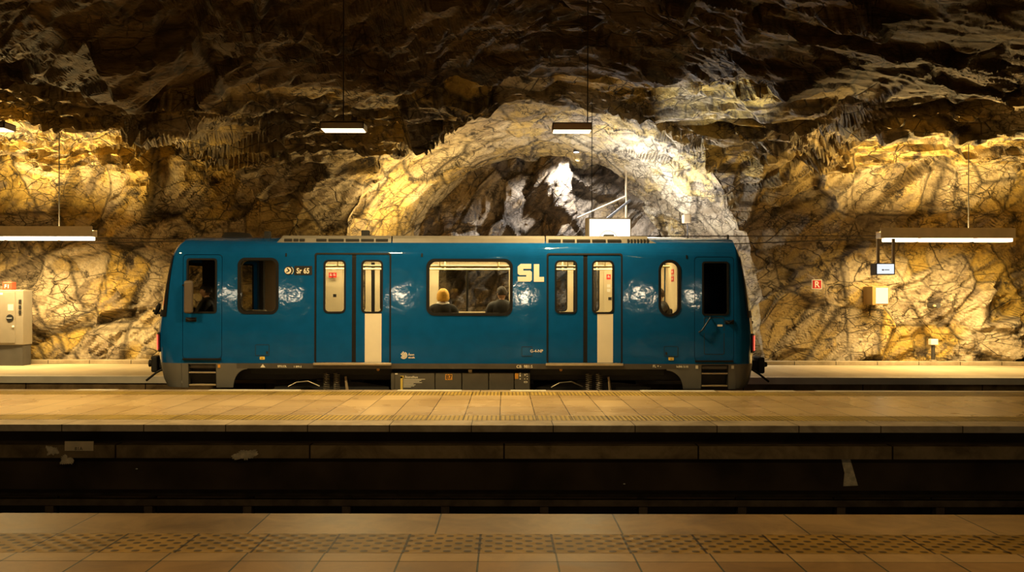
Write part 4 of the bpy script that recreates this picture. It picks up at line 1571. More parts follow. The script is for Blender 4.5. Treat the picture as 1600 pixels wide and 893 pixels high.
# roof shroud with grilles
for far in (False, True):
    for (a, b_, nm) in ((432, 611, 'grille'), (613, 851, None), (853, 1026, 'vents')):
        D = YN + 0.17
        xa, xb = X(a, D), X(b_, D)
        z0, z1 = Z(379.5, D), Z(368.0, D)
        y0, y1 = D, D + 0.7
        pts = [(y0, z0), (y0 + 0.02, z1 - 0.05), (y0 + 0.07, z1), (y1, z1 + 0.03), (y1, z0)]
        bm = bmesh.new()
        sl = 0.10 if nm == 'grille' else 0.0
        sr = 0.16 if nm == 'vents' else 0.0
        A = [bm.verts.new((xa + (sl if z > z0 + 0.02 and i not in (0, 4) else 0), y, z)) for i, (y, z) in enumerate(pts)]
        B = [bm.verts.new((xb - (sr if z > z0 + 0.02 and i not in (0, 4) else 0), y, z)) for i, (y, z) in enumerate(pts)]
        n = len(pts)
        for k in range(n):
            bm.faces.new((A[k], A[(k + 1) % n], B[(k + 1) % n], B[k]))
        bm.faces.new(A[::-1])
        bm.faces.new(B)
        bmesh.ops.recalc_face_normals(bm, faces=bm.faces)
        if far:
            for v in bm.verts:
                v.co.y = 2 * YC - v.co.y
            bmesh.ops.reverse_faces(bm, faces=bm.faces)
        sh = obj('roof_shroud', bm, M_SHROUD, train)
        slots = []
        if nm == 'grille':
            slots = [(444, 456), (458.5, 466), (468, 476), (494, 510), (513, 537), (540, 561), (564, 584), (587, 606)]
            slots = [(s0, s1, 373.2, 377.6) for s0, s1 in slots]
        elif nm == 'vents':
            slots = [(857, 876, 373.4, 378), (879, 898, 373.4, 378), (901, 922, 373.4, 378), (925, 946, 373.4, 378), (949, 970, 373.4, 378)]
            slots += [(980 + 5 * k, 983 + 5 * k, 373.0, 378.4) for k in range(7)]
        for s0, s1, p0, p1 in slots:
            b = BX(X(s0, D), X(s1, D), D - 0.006, D + 0.03, Z(p1, D), Z(p0, D), bev=0.004)
            if s1 - s0 > 5:
                bx(b, X(s0, D), X(s1, D), D - 0.012, D, Z((p0 + p1) / 2 + .35, D), Z((p0 + p1) / 2 - .35, D))
            if far:
                for v in b.verts:
                    v.co.y = 2 * YC - v.co.y
                bmesh.ops.reverse_faces(b, faces=b.faces)
            obj('vent_slot', b, M_UNDER, sh)
D = 17.4
b = bmesh.new()
cyl(b, (X(360, D), YC, 2.62), 0.42, 0.30, 'Z', 32, 0.22)
bmesh.ops.scale(b, verts=b.verts, vec=(1, 1.6, 1), space=Matrix.Translation((-X(360, D), -YC, 0)))
obj('roof_dome', b, M_UNDER, train, True)
for px, py, w, D in ((571, 360, 0.07, 17.2), (418, 362, 0.05, 17.2), (951, 366, 0.09, 17.0)):
    b = BX(X(px, D) - w, X(px, D) + w, D - 0.06, D + 0.06, 2.6, Z(py, D), bev=0.012)
    obj('roof_aerial', b, M_UNDER, train)
b = BX(X(1097, 17.0), X(1122, 17.0), 16.9, 17.5, 2.55, Z(375, 17.0), bev=0.012)
obj('roof_box', b, M_UNDER, train)
b = TUBE([P(1137, 381, 17.3), P(1137, 366, 17.3)], 0.02, 8)
bx(b, X(1133, 17.3), X(1141, 17.3), 17.22, 17.38, Z(379, 17.3), Z(374, 17.3), bev=0.01)
obj('roof_aerial', b, M_UNDER, train)

# ---- marks and lettering on the near side
M_LOGO = mat('cream_white_lettering', (0.80, 0.76, 0.66), 0.4, noise=0.02)


def mark(name, bm, m, off=0.003, parent=train):
    return obj(name, side(bm, off), m, parent)


def ext(pts, t=0.004):
    return panel(pts, (), t)


# big two-letter logo: geometric S and L
def px_poly(pts):
    return [(tx(a), tz(b)) for a, b in pts]


bS = ext(px_poly([(809, 439.5), (828.5, 439.5), (831, 437), (831, 424.5), (828.5, 422.3), (817.5, 422.3), (817.5, 419.6), (830, 419.6), (830, 411.8), (813.5, 411.8), (808.8, 416), (808.8, 427), (811.5, 429.4), (822.3, 429.4), (822.3, 431.8), (808.8, 431.8)]))
bL = ext(px_poly([(834, 439.8), (850, 439.8), (850, 432.2), (842.5, 432.2), (842.5, 412.2), (834, 412.2)]))
mark('operator_logo', join(bS, bL), M_LOGO)
# round emblem and line plate
def ring_pts(cx, cy, r, n=32):
    return [(tx(cx + r * math.cos(2 * PI * k / n)), tz(cy - r * math.sin(2 * PI * k / n))) for k in range(n)]


em = mark('round_emblem', ext(ring_pts(450.6, 423, 6.9)), M_BLACK)
mark('emblem_disc', ext(ring_pts(449.6, 423, 5.2)), M_LOGO, 0.006, em)
mark('emblem_arrow', ext(px_poly([(447.6, 419.6), (448.8, 418.8), (452.6, 422.8), (451.6, 424.4), (446.8, 426.6), (446.3, 425.5), (450.2, 423.2)])), M_BLACK, 0.009, em)
crescent = [(tx(450.9 + 7.4 * math.cos(a)), tz(423 - 7.4 * math.sin(a))) for a in np.linspace(-0.9, 0.9, 14)] + [(tx(450.9 + 6.6 * math.cos(a)), tz(423 - 6.6 * math.sin(a))) for a in np.linspace(0.9, -0.9, 14)]
mark('emblem_rim', ext(crescent), M_LOGO, 0.004, em)
pl = mark('number_plate', ext(rr(tx(459.3), tz(430), tx(487.3), tz(415.8), 0.01, 2)), M_BLACK)
mark('car_number', text_bm('Sr 65', 0.128, tx(473.2), tz(427.2), 0, 'CENTER', 0.002, 0.003, 0.83), M_LOGO, 0.006, pl)
# supplier logo with fanned arcs
parts = []
for k, (r, a0, a1) in enumerate(((5.6, -2.6, 1.25), (4.0, -2.75, 1.35), (2.5, -2.9, 1.5))):
    pts = [(tx(631 + r * math.cos(a)), tz(555 - r * math.sin(a))) for a in np.linspace(a0, a1, 20)]
    pts += [(tx(631 + (r - 1.0) * math.cos(a)), tz(555 - (r - 1.0) * math.sin(a))) for a in np.linspace(a1, a0, 20)]
    parts.append(ext(pts))
parts += [ext(px_poly([(626.0 + k * 1.6, 553.0 - k * 1.8), (627.0 + k * 1.6, 552.2 - k * 1.8), (631.5 + k, 556.2 - k), (630.8 + k, 557.0 - k)])) for k in range(3)]
parts.append(text_bm('Åson', 0.05, tx(638), tz(555.3), 0, 'LEFT', 0.002, 0.001))
parts.append(text_bm('tåtrafik', 0.04, tx(638), tz(559.6), 0, 'LEFT', 0.002, 0.001))
mark('fan_emblem', join(*parts), M_LOGO)
mark('side_code', text_bm('G-4-NP', 0.07, tx(828.5), tz(550), 0, 'LEFT', 0.002, 0.001), M_LOGO)
mark('band_code', text_bm('CB  981:5', 0.07, tx(807), tz(574.3), 0, 'LEFT', 0.002, 0.001), M_LOGO, 0.01)
mark('band_code', text_bm('SFX:OL', 0.05, tx(434), tz(574), 0, 'LEFT', 0.002, 0.001), M_LOGO, 0.01)
mark('band_code', text_bm('1 099-5', 0.045, tx(459), tz(574.4), 0, 'LEFT', 0.002, 0.001), M_LOGO, 0.01)
mark('band_code', text_bm('FL + -', 0.06, tx(1020), tz(573), 0, 'LEFT', 0.002, 0.001), M_LOGO, 0.01)
mark('band_code', text_bm('kdMt 5:15', 0.05, tx(1057), tz(573.5), 0, 'LEFT', 0.002, 0.001), M_LOGO, 0.01)
mark('jacking_triangle', ext(px_poly([(407, 574.3), (415, 574.3), (411, 569.0)])), M_LOGO, 0.012)
for px in (342.5, 1089, 1145):
    mark('skirt_label', ext(rr(tx(px - 2), tz(575), tx(px + 2), tz(570), 0)), M_ORANGE if px < 400 else M_LOGO, 0.006)
# service hatches with labels
for a, b_, c, d, lab in ((399, 538.5, 421, 556, (406, 414)), (1037.5, 540, 1059.5, 556, (1044.5, 1053)), (815, 541, 832, 556, None)):
    h = mark('service_hatch', panel(rr(tx(a), tz(d), tx(c), tz(b_), 0.015, 2), [rr(tx(a) + 0.009, tz(d) + 0.009, tx(c) - 0.009, tz(b_) - 0.009, 0.01, 2)], 0.004), M_SEAM)
    mark('hatch_lid', ext(rr(tx(a) + 0.009, tz(d) + 0.009, tx(c) - 0.009, tz(b_) - 0.009, 0.01, 2)), M_BLUE, 0.002, h)
    if lab:
        mark('hatch_latch', ext(rr(tx(c - 5 if a < 500 else a + 2), tz(553.5), tx(c - 2 if a < 500 else a + 5), tz(549), 0.008, 2)), M_BLACK, 0.006, h)
        mark('hatch_label', ext(rr(tx(lab[0]), tz(562), tx(lab[1]), tz(557.5), 0.01, 2)), M_YELLOW, 0.004, h)
        mark('label_print', text_bm('35', 0.032, tx((lab[0] + lab[1]) / 2), tz(561), 0, 'CENTER', 0.002), M_BLACK, 0.006, h)
for px, py in ((446.5, 398), (1073, 400), (659, 398)):
    mark('side_lamp', ext(rr(tx(px - 1.2), tz(py + 3.5), tx(px + 1.2), tz(py - 2.5), 0.02)), M_RUBBER, 0.006)
# right cab door inner hatch, handles, grab rails, mirror
mark('door_hatch', panel(rr(tx(1100), tz(553), tx(1132), tz(495), 0.03, 3), [rr(tx(1101), tz(552), tx(1131), tz(496), 0.025, 3)], 0.004), M_SEAM, -0.001)
mark('door_vent', ext(rr(tx(1121), tz(509), tx(1129), tz(506), 0.01)), M_LOGO, 0.0)
for pts in (((291, 498), (298, 501), (306, 499.5)), ((1134, 501), (1139, 503.5), (1146, 499.5))):
    b = TUBE([(tx(a), -0.03 if 0 < i < 2 else 0.0, tz(c)) for i, (a, c) in enumerate(pts)], 0.018, 8)
    bx(b, tx(pts[0][0]) - 0.01, tx(pts[2][0]) + 0.01, -0.005, 0.01, tz(pts[1][1] + 2), tz(pts[0][1] - 1.5), bev=0.004)
    mark('door_handle', b, M_RUBBER)
b = TUBE([(tx(1110), 0.0, tz(494)), (tx(1109), -0.05, tz(496)), (tx(1096), -0.05, tz(515)), (tx(1092), 0.0, tz(518))], 0.013, 8)
mark('grab_rail', b, M_SEAM)
b = BX(tx(291), tx(304.5), -0.16, -0.06, tz(490), tz(439), bev=0.04, seg=4)
m_ = mark('side_mirror', b, mat('mirror_housing', (0.10, 0.075, 0.055), 0.4))
mark('mirror_bracket', TUBE([(tx(291), -0.10, tz(446)), (tx(287), -0.03, tz(446)), (tx(285), 0.01, tz(446))], 0.015, 8), M_RUBBER, 0.0, m_)

# ---- underframe: equipment boxes and bogies
D = YN + 0.06
for a, b_, kind in ((611, 617, None), (617, 679.5, 'notice'), (680.5, 721.5, 'tag'), (722.5, 763.5, 'clip'), (764.5, 803.5, None), (804.5, 828.5, 'codes')):
    e = obj('equipment_box', BX(X(a, D), X(b_, D), D, D + 0.6, Z(640, D), Z(582, D), bev=0.012), M_BOXGREY, train)
    yy = D - 0.004
    if kind == 'notice':
        lab = BX(X(626, D), X(629.5, D), yy, D, Z(612, D), Z(588, D))
        bx(lab, X(626, D), X(631, D), yy, D, Z(591, D), Z(587, D))
        obj('yellow_strip', lab, M_YELLOW, e)
        lt = text_bm('Åkstrafiken', 0.05, X(632.5, D), Z(590.5, D), yy, 'LEFT', 0.001, 0.001)
        rnd = random.Random(4)
        for k, w in enumerate((34, 28, 25, 29, 16, 19, 17, 12)):
            yk = 592.3 + k * 1.75
            bx(lt, X(630.5, D), X(630.5 + w, D), yy, D, Z(yk + 0.35, D), Z(yk - 0.35, D))
        bx(lt, X(617.5, D), X(621.5, D), yy, D, Z(584.8, D), Z(583, D))
        obj('notice_print', lt, M_LOGO, e)
    if kind == 'tag':
        obj('orange_tag', BX(X(696, D), X(707, D), yy, D, Z(593.3, D), Z(584.3, D), bev=0.001), M_ORANGE, e)
        obj('tag_number', text_bm('87', 0.105, X(701.5, D), Z(592, D), yy - 0.002, 'CENTER', 0.001, 0.002), M_BLACK, e)
    if kind == 'codes':
        obj('orange_tag', BX(X(804.8, D), X(810, D), yy, D, Z(591.5, D), Z(582.8, D)), M_ORANGE, e)
        for px, py, w, h in ((813, 583, 2, 2), (813, 586.5, 2, 3), (813, 591.5, 2, 1.6), (820.5, 585, 2, 3), (823.5, 584, 2, 1.5), (824, 587.5, 2, 1.5), (820, 591.5, 1.6, 1.4), (824, 591.5, 1.6, 1.4), (821.5, 595.5, 5, 1), (821.5, 597.3, 5, .8), (819.3, 596.4, 1, 2), (824, 596.4, 1, 2)):
            obj('white_code', BX(X(px - w / 2, D), X(px + w / 2, D), yy, D, Z(py + h / 2, D), Z(py - h / 2, D)), M_LOGO, e)
    if kind == 'clip':
        obj('clip', BX(X(732, D), X(738, D), yy - 0.01, D, Z(581.5, D), Z(577, D), bev=0.003), M_TAN, e)
obj('underframe', BX(tx(300), tx(1130), YN + 0.35, YF - 0.35, 0.12, 0.40, bev=0.02), M_UNDER, train)
for a, b_ in ((386, 611), (829, 1042)):
    obj('underframe_shelf', BX(tx(a), tx(b_), YN + 0.28, YN + 0.34, 0.22, tz(576), bev=0.005), M_UNDER, train)


def bogie(cx):
    b = bmesh.new()
    for y in (YN + 0.22, YF - 0.32):
        pts = [(cx - 1.0, -0.25), (cx - 1.0, 0.02), (cx - 0.45, 0.10), (cx + 0.45, 0.10), (cx + 1.0, 0.02), (cx + 1.0, -0.25), (cx + 0.7, -0.25), (cx + 0.4, -0.12), (cx - 0.4, -0.12), (cx - 0.7, -0.25)]
        f = panel(pts, (), 0.10)
        bmesh.ops.translate(f, verts=f.verts, vec=(0, y + 0.05, 0))
        me = bpy.data.meshes.new('t')
        f.to_mesh(me)
        f.free()
        b.from_mesh(me)
        bpy.data.meshes.remove(me)
    bx(b, cx - 0.3, cx + 0.3, YN + 0.3, YF - 0.3, -0.2, 0.15, bev=0.03)
    g = obj('bogie', b, M_UNDER, train)
    for wx in (cx - 0.68, cx + 0.68):
        for y in (YN + 0.42, YF - 0.42):
            w = bmesh.new()
            cyl(w, (wx, y, -0.52), 0.40, 0.12, 'Y', 40)
            cyl(w, (wx, y + (0.05 if y < YC else -0.05), -0.52), 0.43, 0.03, 'Y', 40)
            cyl(w, (wx, y, -0.52), 0.12, 0.2, 'Y', 24)
            obj('wheel', w, M_STEEL_DARK, g, True)
        obj('axle', cyl(bmesh.new(), (wx, YC, -0.52), 0.08, YF - YN - 0.6, 'Y', 20), M_STEEL_DARK, g)
    s = bmesh.new()
    for dx in (-0.09, 0.09):
        tube(s, [(cx + dx + 0.05 * math.sin(k * PI / 2), YN + 0.20 + 0.05 * math.cos(k * PI / 2), -0.1 + 0.35 * k / 40) for k in range(41)], 0.010, 6)
    obj('spring', s, M_METAL, g)
    obj('damper', TUBE([(cx + 0.25, YN + 0.17, 0.2), (cx + 0.3, YN + 0.17, -0.2)], [0.02, 0.03], 12), M_TAN, g)
    obj('cable_loop', TUBE([(cx - 0.75, YN + 0.16, 0.02), (cx - 0.6, YN + 0.14, 0.10), (cx - 0.4, YN + 0.14, 0.12), (cx - 0.2, YN + 0.16, 0.03)], 0.012, 8), M_METAL, g)


bogie(tx(515))
bogie(tx(930))
for px in (588, 878):
    obj('reflector', cyl(bmesh.new(), (tx(px), YN + 0.26, tz(579)), 0.025, 0.02, 'Y', 16), M_ORANGE, train)

# ---- interior
zf, zc = 0.40, 2.36
x_pl, x_pr = tx(440), tx(1072)     # passenger room between the cab partitions
obj('cabin_floor', BX(xl, xr, YN + 0.06, YF - 0.06, zf - 0.05, zf), M_FLOOR_T, train)
obj('cabin_ceiling', BX(x_pl - 0.6, x_pr, YN + 0.16, YF - 0.16, zc, zc + 0.04), M_CREAM, train)
obj('cab_ceiling', join(BX(xl, x_pl - 0.6, YN + 0.2, YF - 0.2, zc, zc + 0.04), BX(x_pr, xr, YN + 0.2, YF - 0.2, zc, zc + 0.04)), M_CAB_BLACK, train)
for far in (False, True):
    xle = x_pl - 0.62 if far else tx(356)
    out = [(xle, zf), (x_pr + 0.02, zf), (x_pr + 0.02, zc), (xle, zc)]
    holes = []
    for k, w in WINS.items():
        xs_ = [p[0] for p in w]
        zs_ = [p[1] for p in w]
        holes.append(rr(min(xs_) + 0.05, min(zs_) + 0.05, max(xs_) - 0.05, max(zs_) - 0.05, 0.12))
    for d in DOORS.values():
        holes.append(rr(tx(d[0]) + 0.08, zf + 0.02, tx(d[1]) - 0.08, tz(401), 0.03, 3))
    holes = [h for h in holes if min(p[0] for p in h) > xle + 0.02]
    obj('cabin_lining', side(panel(out, holes, 0.02, CUTS), -0.08, far), M_CREAM, train)
    y0 = YN + 0.62
    b = BX(x_pl + 0.1, x_pr - 0.1, y0 - 0.10, y0 + 0.10, zc - 0.05, zc - 0.002, bev=0.008)
    g = BX(x_pl + 0.05, x_pr - 0.05, y0 - 0.16, y0 + 0.16, zc - 0.02, zc + 0.01, bev=0.004)
    for bb in (b, g):
        if far:
            for v in bb.verts:
                v.co.y = 2 * YC - v.co.y
            bmesh.ops.reverse_faces(bb, faces=bb.faces)
    li = obj('light_strip', b, M_CABIN, train)
    obj('light_housing', g, M_CREAM, li)
    yr = YN + 0.5
    bm = TUBE([(x_pl + 0.2, (yr if not far else 2 * YC - yr), zc - 0.22), (x_pr - 0.2, (yr if not far else 2 * YC - yr), zc - 0.22)], 0.018, 8)
    obj('grab_bar', bm, M_STEELPOLE, train)
    for px in (684, 778, 520, 890, 950):
        yy = yr if not far else 2 * YC - yr
        obj('grab_hanger', TUBE([(tx(px), yy, zc), (tx(px), yy, zc - 0.24)], 0.016, 8), M_STEELPOLE, train)
obj('draught_screen', BX(x_pl - 0.02, x_pl + 0.03, YN + 0.12, YN + 1.0, zf, zc), M_CREAM, train)
# cab walls
obj('cab_partition', BX(tx(352), tx(355), YN + 0.08, YC - 0.3, zf, zc), M_CAB_BLACK, train)
obj('cab_panel', BX(X(411, 18.3), X(434, 18.3), 18.3, 18.36, zf, zc, bev=0.008), M_CREAM_DARK, train)
obj('cab_bulkhead', BX(tx(1076), tx(1080), YN + 0.08, YF - 0.08, zf, zc), M_CREAM, train)
obj('cab_bulkhead_back', BX(tx(1080), tx(1081), YN + 0.08, YF - 0.08, zf, zc), M_CAB_BLACK, train)
obj('cab_wall', join(BX(X(316, 18.45), X(352, 18.45), 18.45, 18.5, zf, zc), BX(tx(284), tx(352), YN + 0.05, YN + 0.08, zf, 1.15)), M_CAB_BLACK, train)
obj('equipment_cupboard', BX(X(404, 18.2), X(412, 18.2), 18.2, 18.5, zf, zc, bev=0.01), M_CAB_BLACK, train)
# driver desks
for sgn in (-1, 1):
    x0 = X(270, 17.6) if sgn < 0 else X(1165, 17.6)
    b = BX(x0, x0 - sgn * 0.55, YN + 0.45, YF - 0.45, 1.12, 1.18, bev=0.015)
    bx(b, x0, x0 - sgn * 0.4, YN + 0.5, YF - 0.5, zf, 1.12, bev=0.02)
    dk = obj('driver_desk', b, M_CAB_BLACK, train)
    c = Vector((x0 - sgn * 0.45, YN + 0.75, 1.30))
    tb = bmesh.new()
    tube(tb, [c + Vector((0.03 * math.sin(a), 0.09 * math.cos(a), 0.09 * math.sin(a))) for a in np.linspace(0, 2 * PI, 17)], 0.014, 8, False)
    tube(tb, [c, c + Vector((-0.02, 0, -0.13))], 0.02, 8)
    obj('control_wheel', tb, M_RUBBER, dk)
# red notices in the passenger room
for px, py, D in ((517, 430, 18.9), (522.5, 430, 18.9), (951, 432, 18.9)):
    nb = BX(X(px - 3.4, D), X(px + 3.4, D), D - 0.006, D, Z(py + 4, D), Z(py - 4, D))
    n0 = obj('notice', nb, M_RED, train)
    obj('notice_print', join(BX(X(px - 1.8, D), X(px + 1.6, D), D - 0.009, D - 0.006, Z(py + 0.6, D), Z(py - 0.4, D)), BX(X(px - 1.2, D), X(px + 0.4, D), D - 0.009, D - 0.006, Z(py - 1.5, D), Z(py - 2.3, D))), M_WHITE, n0)
for py in (424, 435):
    xb_ = tx(1076)
    yb = xb_ * F / (1051 - VX)
    n0 = obj('notice', BX(xb_ - 0.008, xb_, yb - 0.13, yb + 0.13, Z(py + 4, yb), Z(py - 4, yb)), M_RED, train)
    obj('notice_print', BX(xb_ - 0.011, xb_ - 0.008, yb - 0.07, yb + 0.07, Z(py + 1, yb), Z(py - 1, yb)), M_WHITE, n0)
for px, py in ((951, 446), (951, 453), (523, 462), (953, 466)):
    D = 18.9
    obj('small_notice', BX(X(px - 2.6, D), X(px + 2.6, D), D - 0.006, D, Z(py + 2.4, D), Z(py - 2.4, D)), M_WHITE if py < 460 else M_CAB_BLACK, train)


def seat(x, y, facing, name='passenger_seat', backh=0.78, m=M_SEATF):
    """facing: +1 away from the viewer, -1 to the viewer (along y), or 'l'/'r' along the car."""
    rot = {1: 0, -1: PI, 'l': PI / 2, 'r': -PI / 2}[facing]
    R = Matrix.Translation((x, y, zf)) @ Matrix.Rotation(rot, 4, 'Z')
    base = BX(-0.22, 0.22, -0.20, 0.24, 0.40, 0.47, bev=0.03)
    bx(base, -0.2, 0.2, -0.24, -0.16, 0.47, backh - 0.03, bev=0.035)
    sh = BX(-0.235, 0.235, -0.22, 0.22, 0.36, 0.41, bev=0.015)
    bx(sh, -0.235, 0.235, -0.275, -0.235, 0.36, backh, bev=0.018)
    ped = BX(-0.12, 0.12, -0.15, 0.1, 0.0, 0.37, bev=0.02)
    for b in (base, sh, ped):
        bmesh.ops.transform(b, matrix=R, verts=b.verts)
    s = obj(name, base, m, train)
    obj('seat_shell', sh, M_SEATC, s)
    obj('pedestal', ped, M_CAB_BLACK, s)


for px in (700, 775):
    seat(X(px, 17.15), 17.02, 1)
seat(X(1034, 17.3), 17.3, 'l')
seat(X(1062, 17.8), 17.8, 'r', backh=1.02, m=M_CAB_BLACK)
seat(X(1112, 17.55), 17.55, 'r', 'driver_seat', 1.17)
seat(X(331, 17.6), 17.6, 'l', 'driver_seat', 0.85)
for px in (380, 396):
    seat(X(px, 18.1), 17.9, -1, backh=0.95)

# ------------------------------------------------------------------ people
M_SKIN = mat('skin', (0.52, 0.30, 0.19), 0.5, noise=0.06)


def skin_mesh(chains, res=0.012, sub=2):
    """chains: lists of (point, radius); shared points (same coordinates) join into one skeleton."""
    verts, edges, rad, key = [], [], [], {}
    for ch in chains:
        prev = None
        for p, r in ch:
            k = tuple(round(c, 4) for c in p)
            if k not in key:
                key[k] = len(verts)
                verts.append(p)
                rad.append(r)
            i = key[k]
            if prev is not None:
                edges.append((prev, i))
            prev = i
    me = bpy.data.meshes.new('skeleton')
    me.from_pydata(verts, edges, [])
    o = bpy.data.objects.new('skeleton', me)
    COL.objects.link(o)
    md = o.modifiers.new('s', 'SKIN')
    md.use_smooth_shade = True
    sv = me.skin_vertices[0].data
    for i, r in enumerate(rad):
        sv[i].radius = (r, r) if not isinstance(r, tuple) else r
    sv[0].use_root = True
    o.modifiers.new('u', 'SUBSURF').levels = sub
    return bake(o)


def remesh(bm, voxel):
    me = bpy.data.meshes.new('solid')
    bm.to_mesh(me)
    bm.free()
    o = bpy.data.objects.new('solid', me)
    COL.objects.link(o)
    md = o.modifiers.new('r', 'REMESH')
    md.mode = 'VOXEL'
    md.voxel_size = voxel
    sm = o.modifiers.new('c', 'CORRECTIVE_SMOOTH')
    sm.iterations = 3
    sm.use_only_smooth = True
    return bake(o)


def head_bm(c):
    """Head with brow, eye sockets, nose, mouth, chin and ears, facing +y."""
    bm = bmesh.new()
    bmesh.ops.create_uvsphere(bm, u_segments=48, v_segments=36, radius=1.0)
    for v in bm.verts:
        x, y, z = v.co
        jaw = max(0.0, -z)
        sx = 0.075 * (1 - 0.30 * jaw ** 1.5)
        sy = 0.098 * (1 - 0.18 * jaw) + 0.0
        X_, Y_, Z_ = x * sx, y * sy + 0.012 * jaw, z * 0.118

        def g(px, pz, w):
            return math.exp(-((X_ - px) ** 2 + (Z_ - pz) ** 2) / (2 * w * w)) if y > 0.1 else 0.0
        Y_ += 0.022 * g(0, -0.02, 0.012) + 0.012 * g(0, -0.002, 0.009)      # nose
        Y_ -= 0.012 * (g(0.03, 0.008, 0.012) + g(-0.03, 0.008, 0.012))     # eye sockets
        Y_ += 0.006 * (g(0.03, 0.030, 0.014) + g(-0.03, 0.030, 0.014))     # brows
        Y_ += 0.008 * g(0, -0.055, 0.014) - 0.006 * g(0, -0.0625, 0.004)   # lips
        Y_ += 0.010 * g(0, -0.098, 0.018)                                  # chin
        v.co = Vector((X_, Y_, Z_))
    for s in (-1, 1):
        r = bmesh.ops.create_uvsphere(bm, u_segments=14, v_segments=10, radius=1.0)
        for v in r['verts']:
            v.co = Vector((s * 0.076 + v.co.x * 0.012, -0.008 + v.co.y * 0.018, -0.005 + v.co.z * 0.032))
        for xx in (0.03,):
            r = bmesh.ops.create_uvsphere(bm, u_segments=12, v_segments=8, radius=0.0125)
            for v in r['verts']:
                v.co += Vector((s * xx, 0.079, 0.008))
    bmesh.ops.translate(bm, verts=bm.verts, vec=c)
    return bm


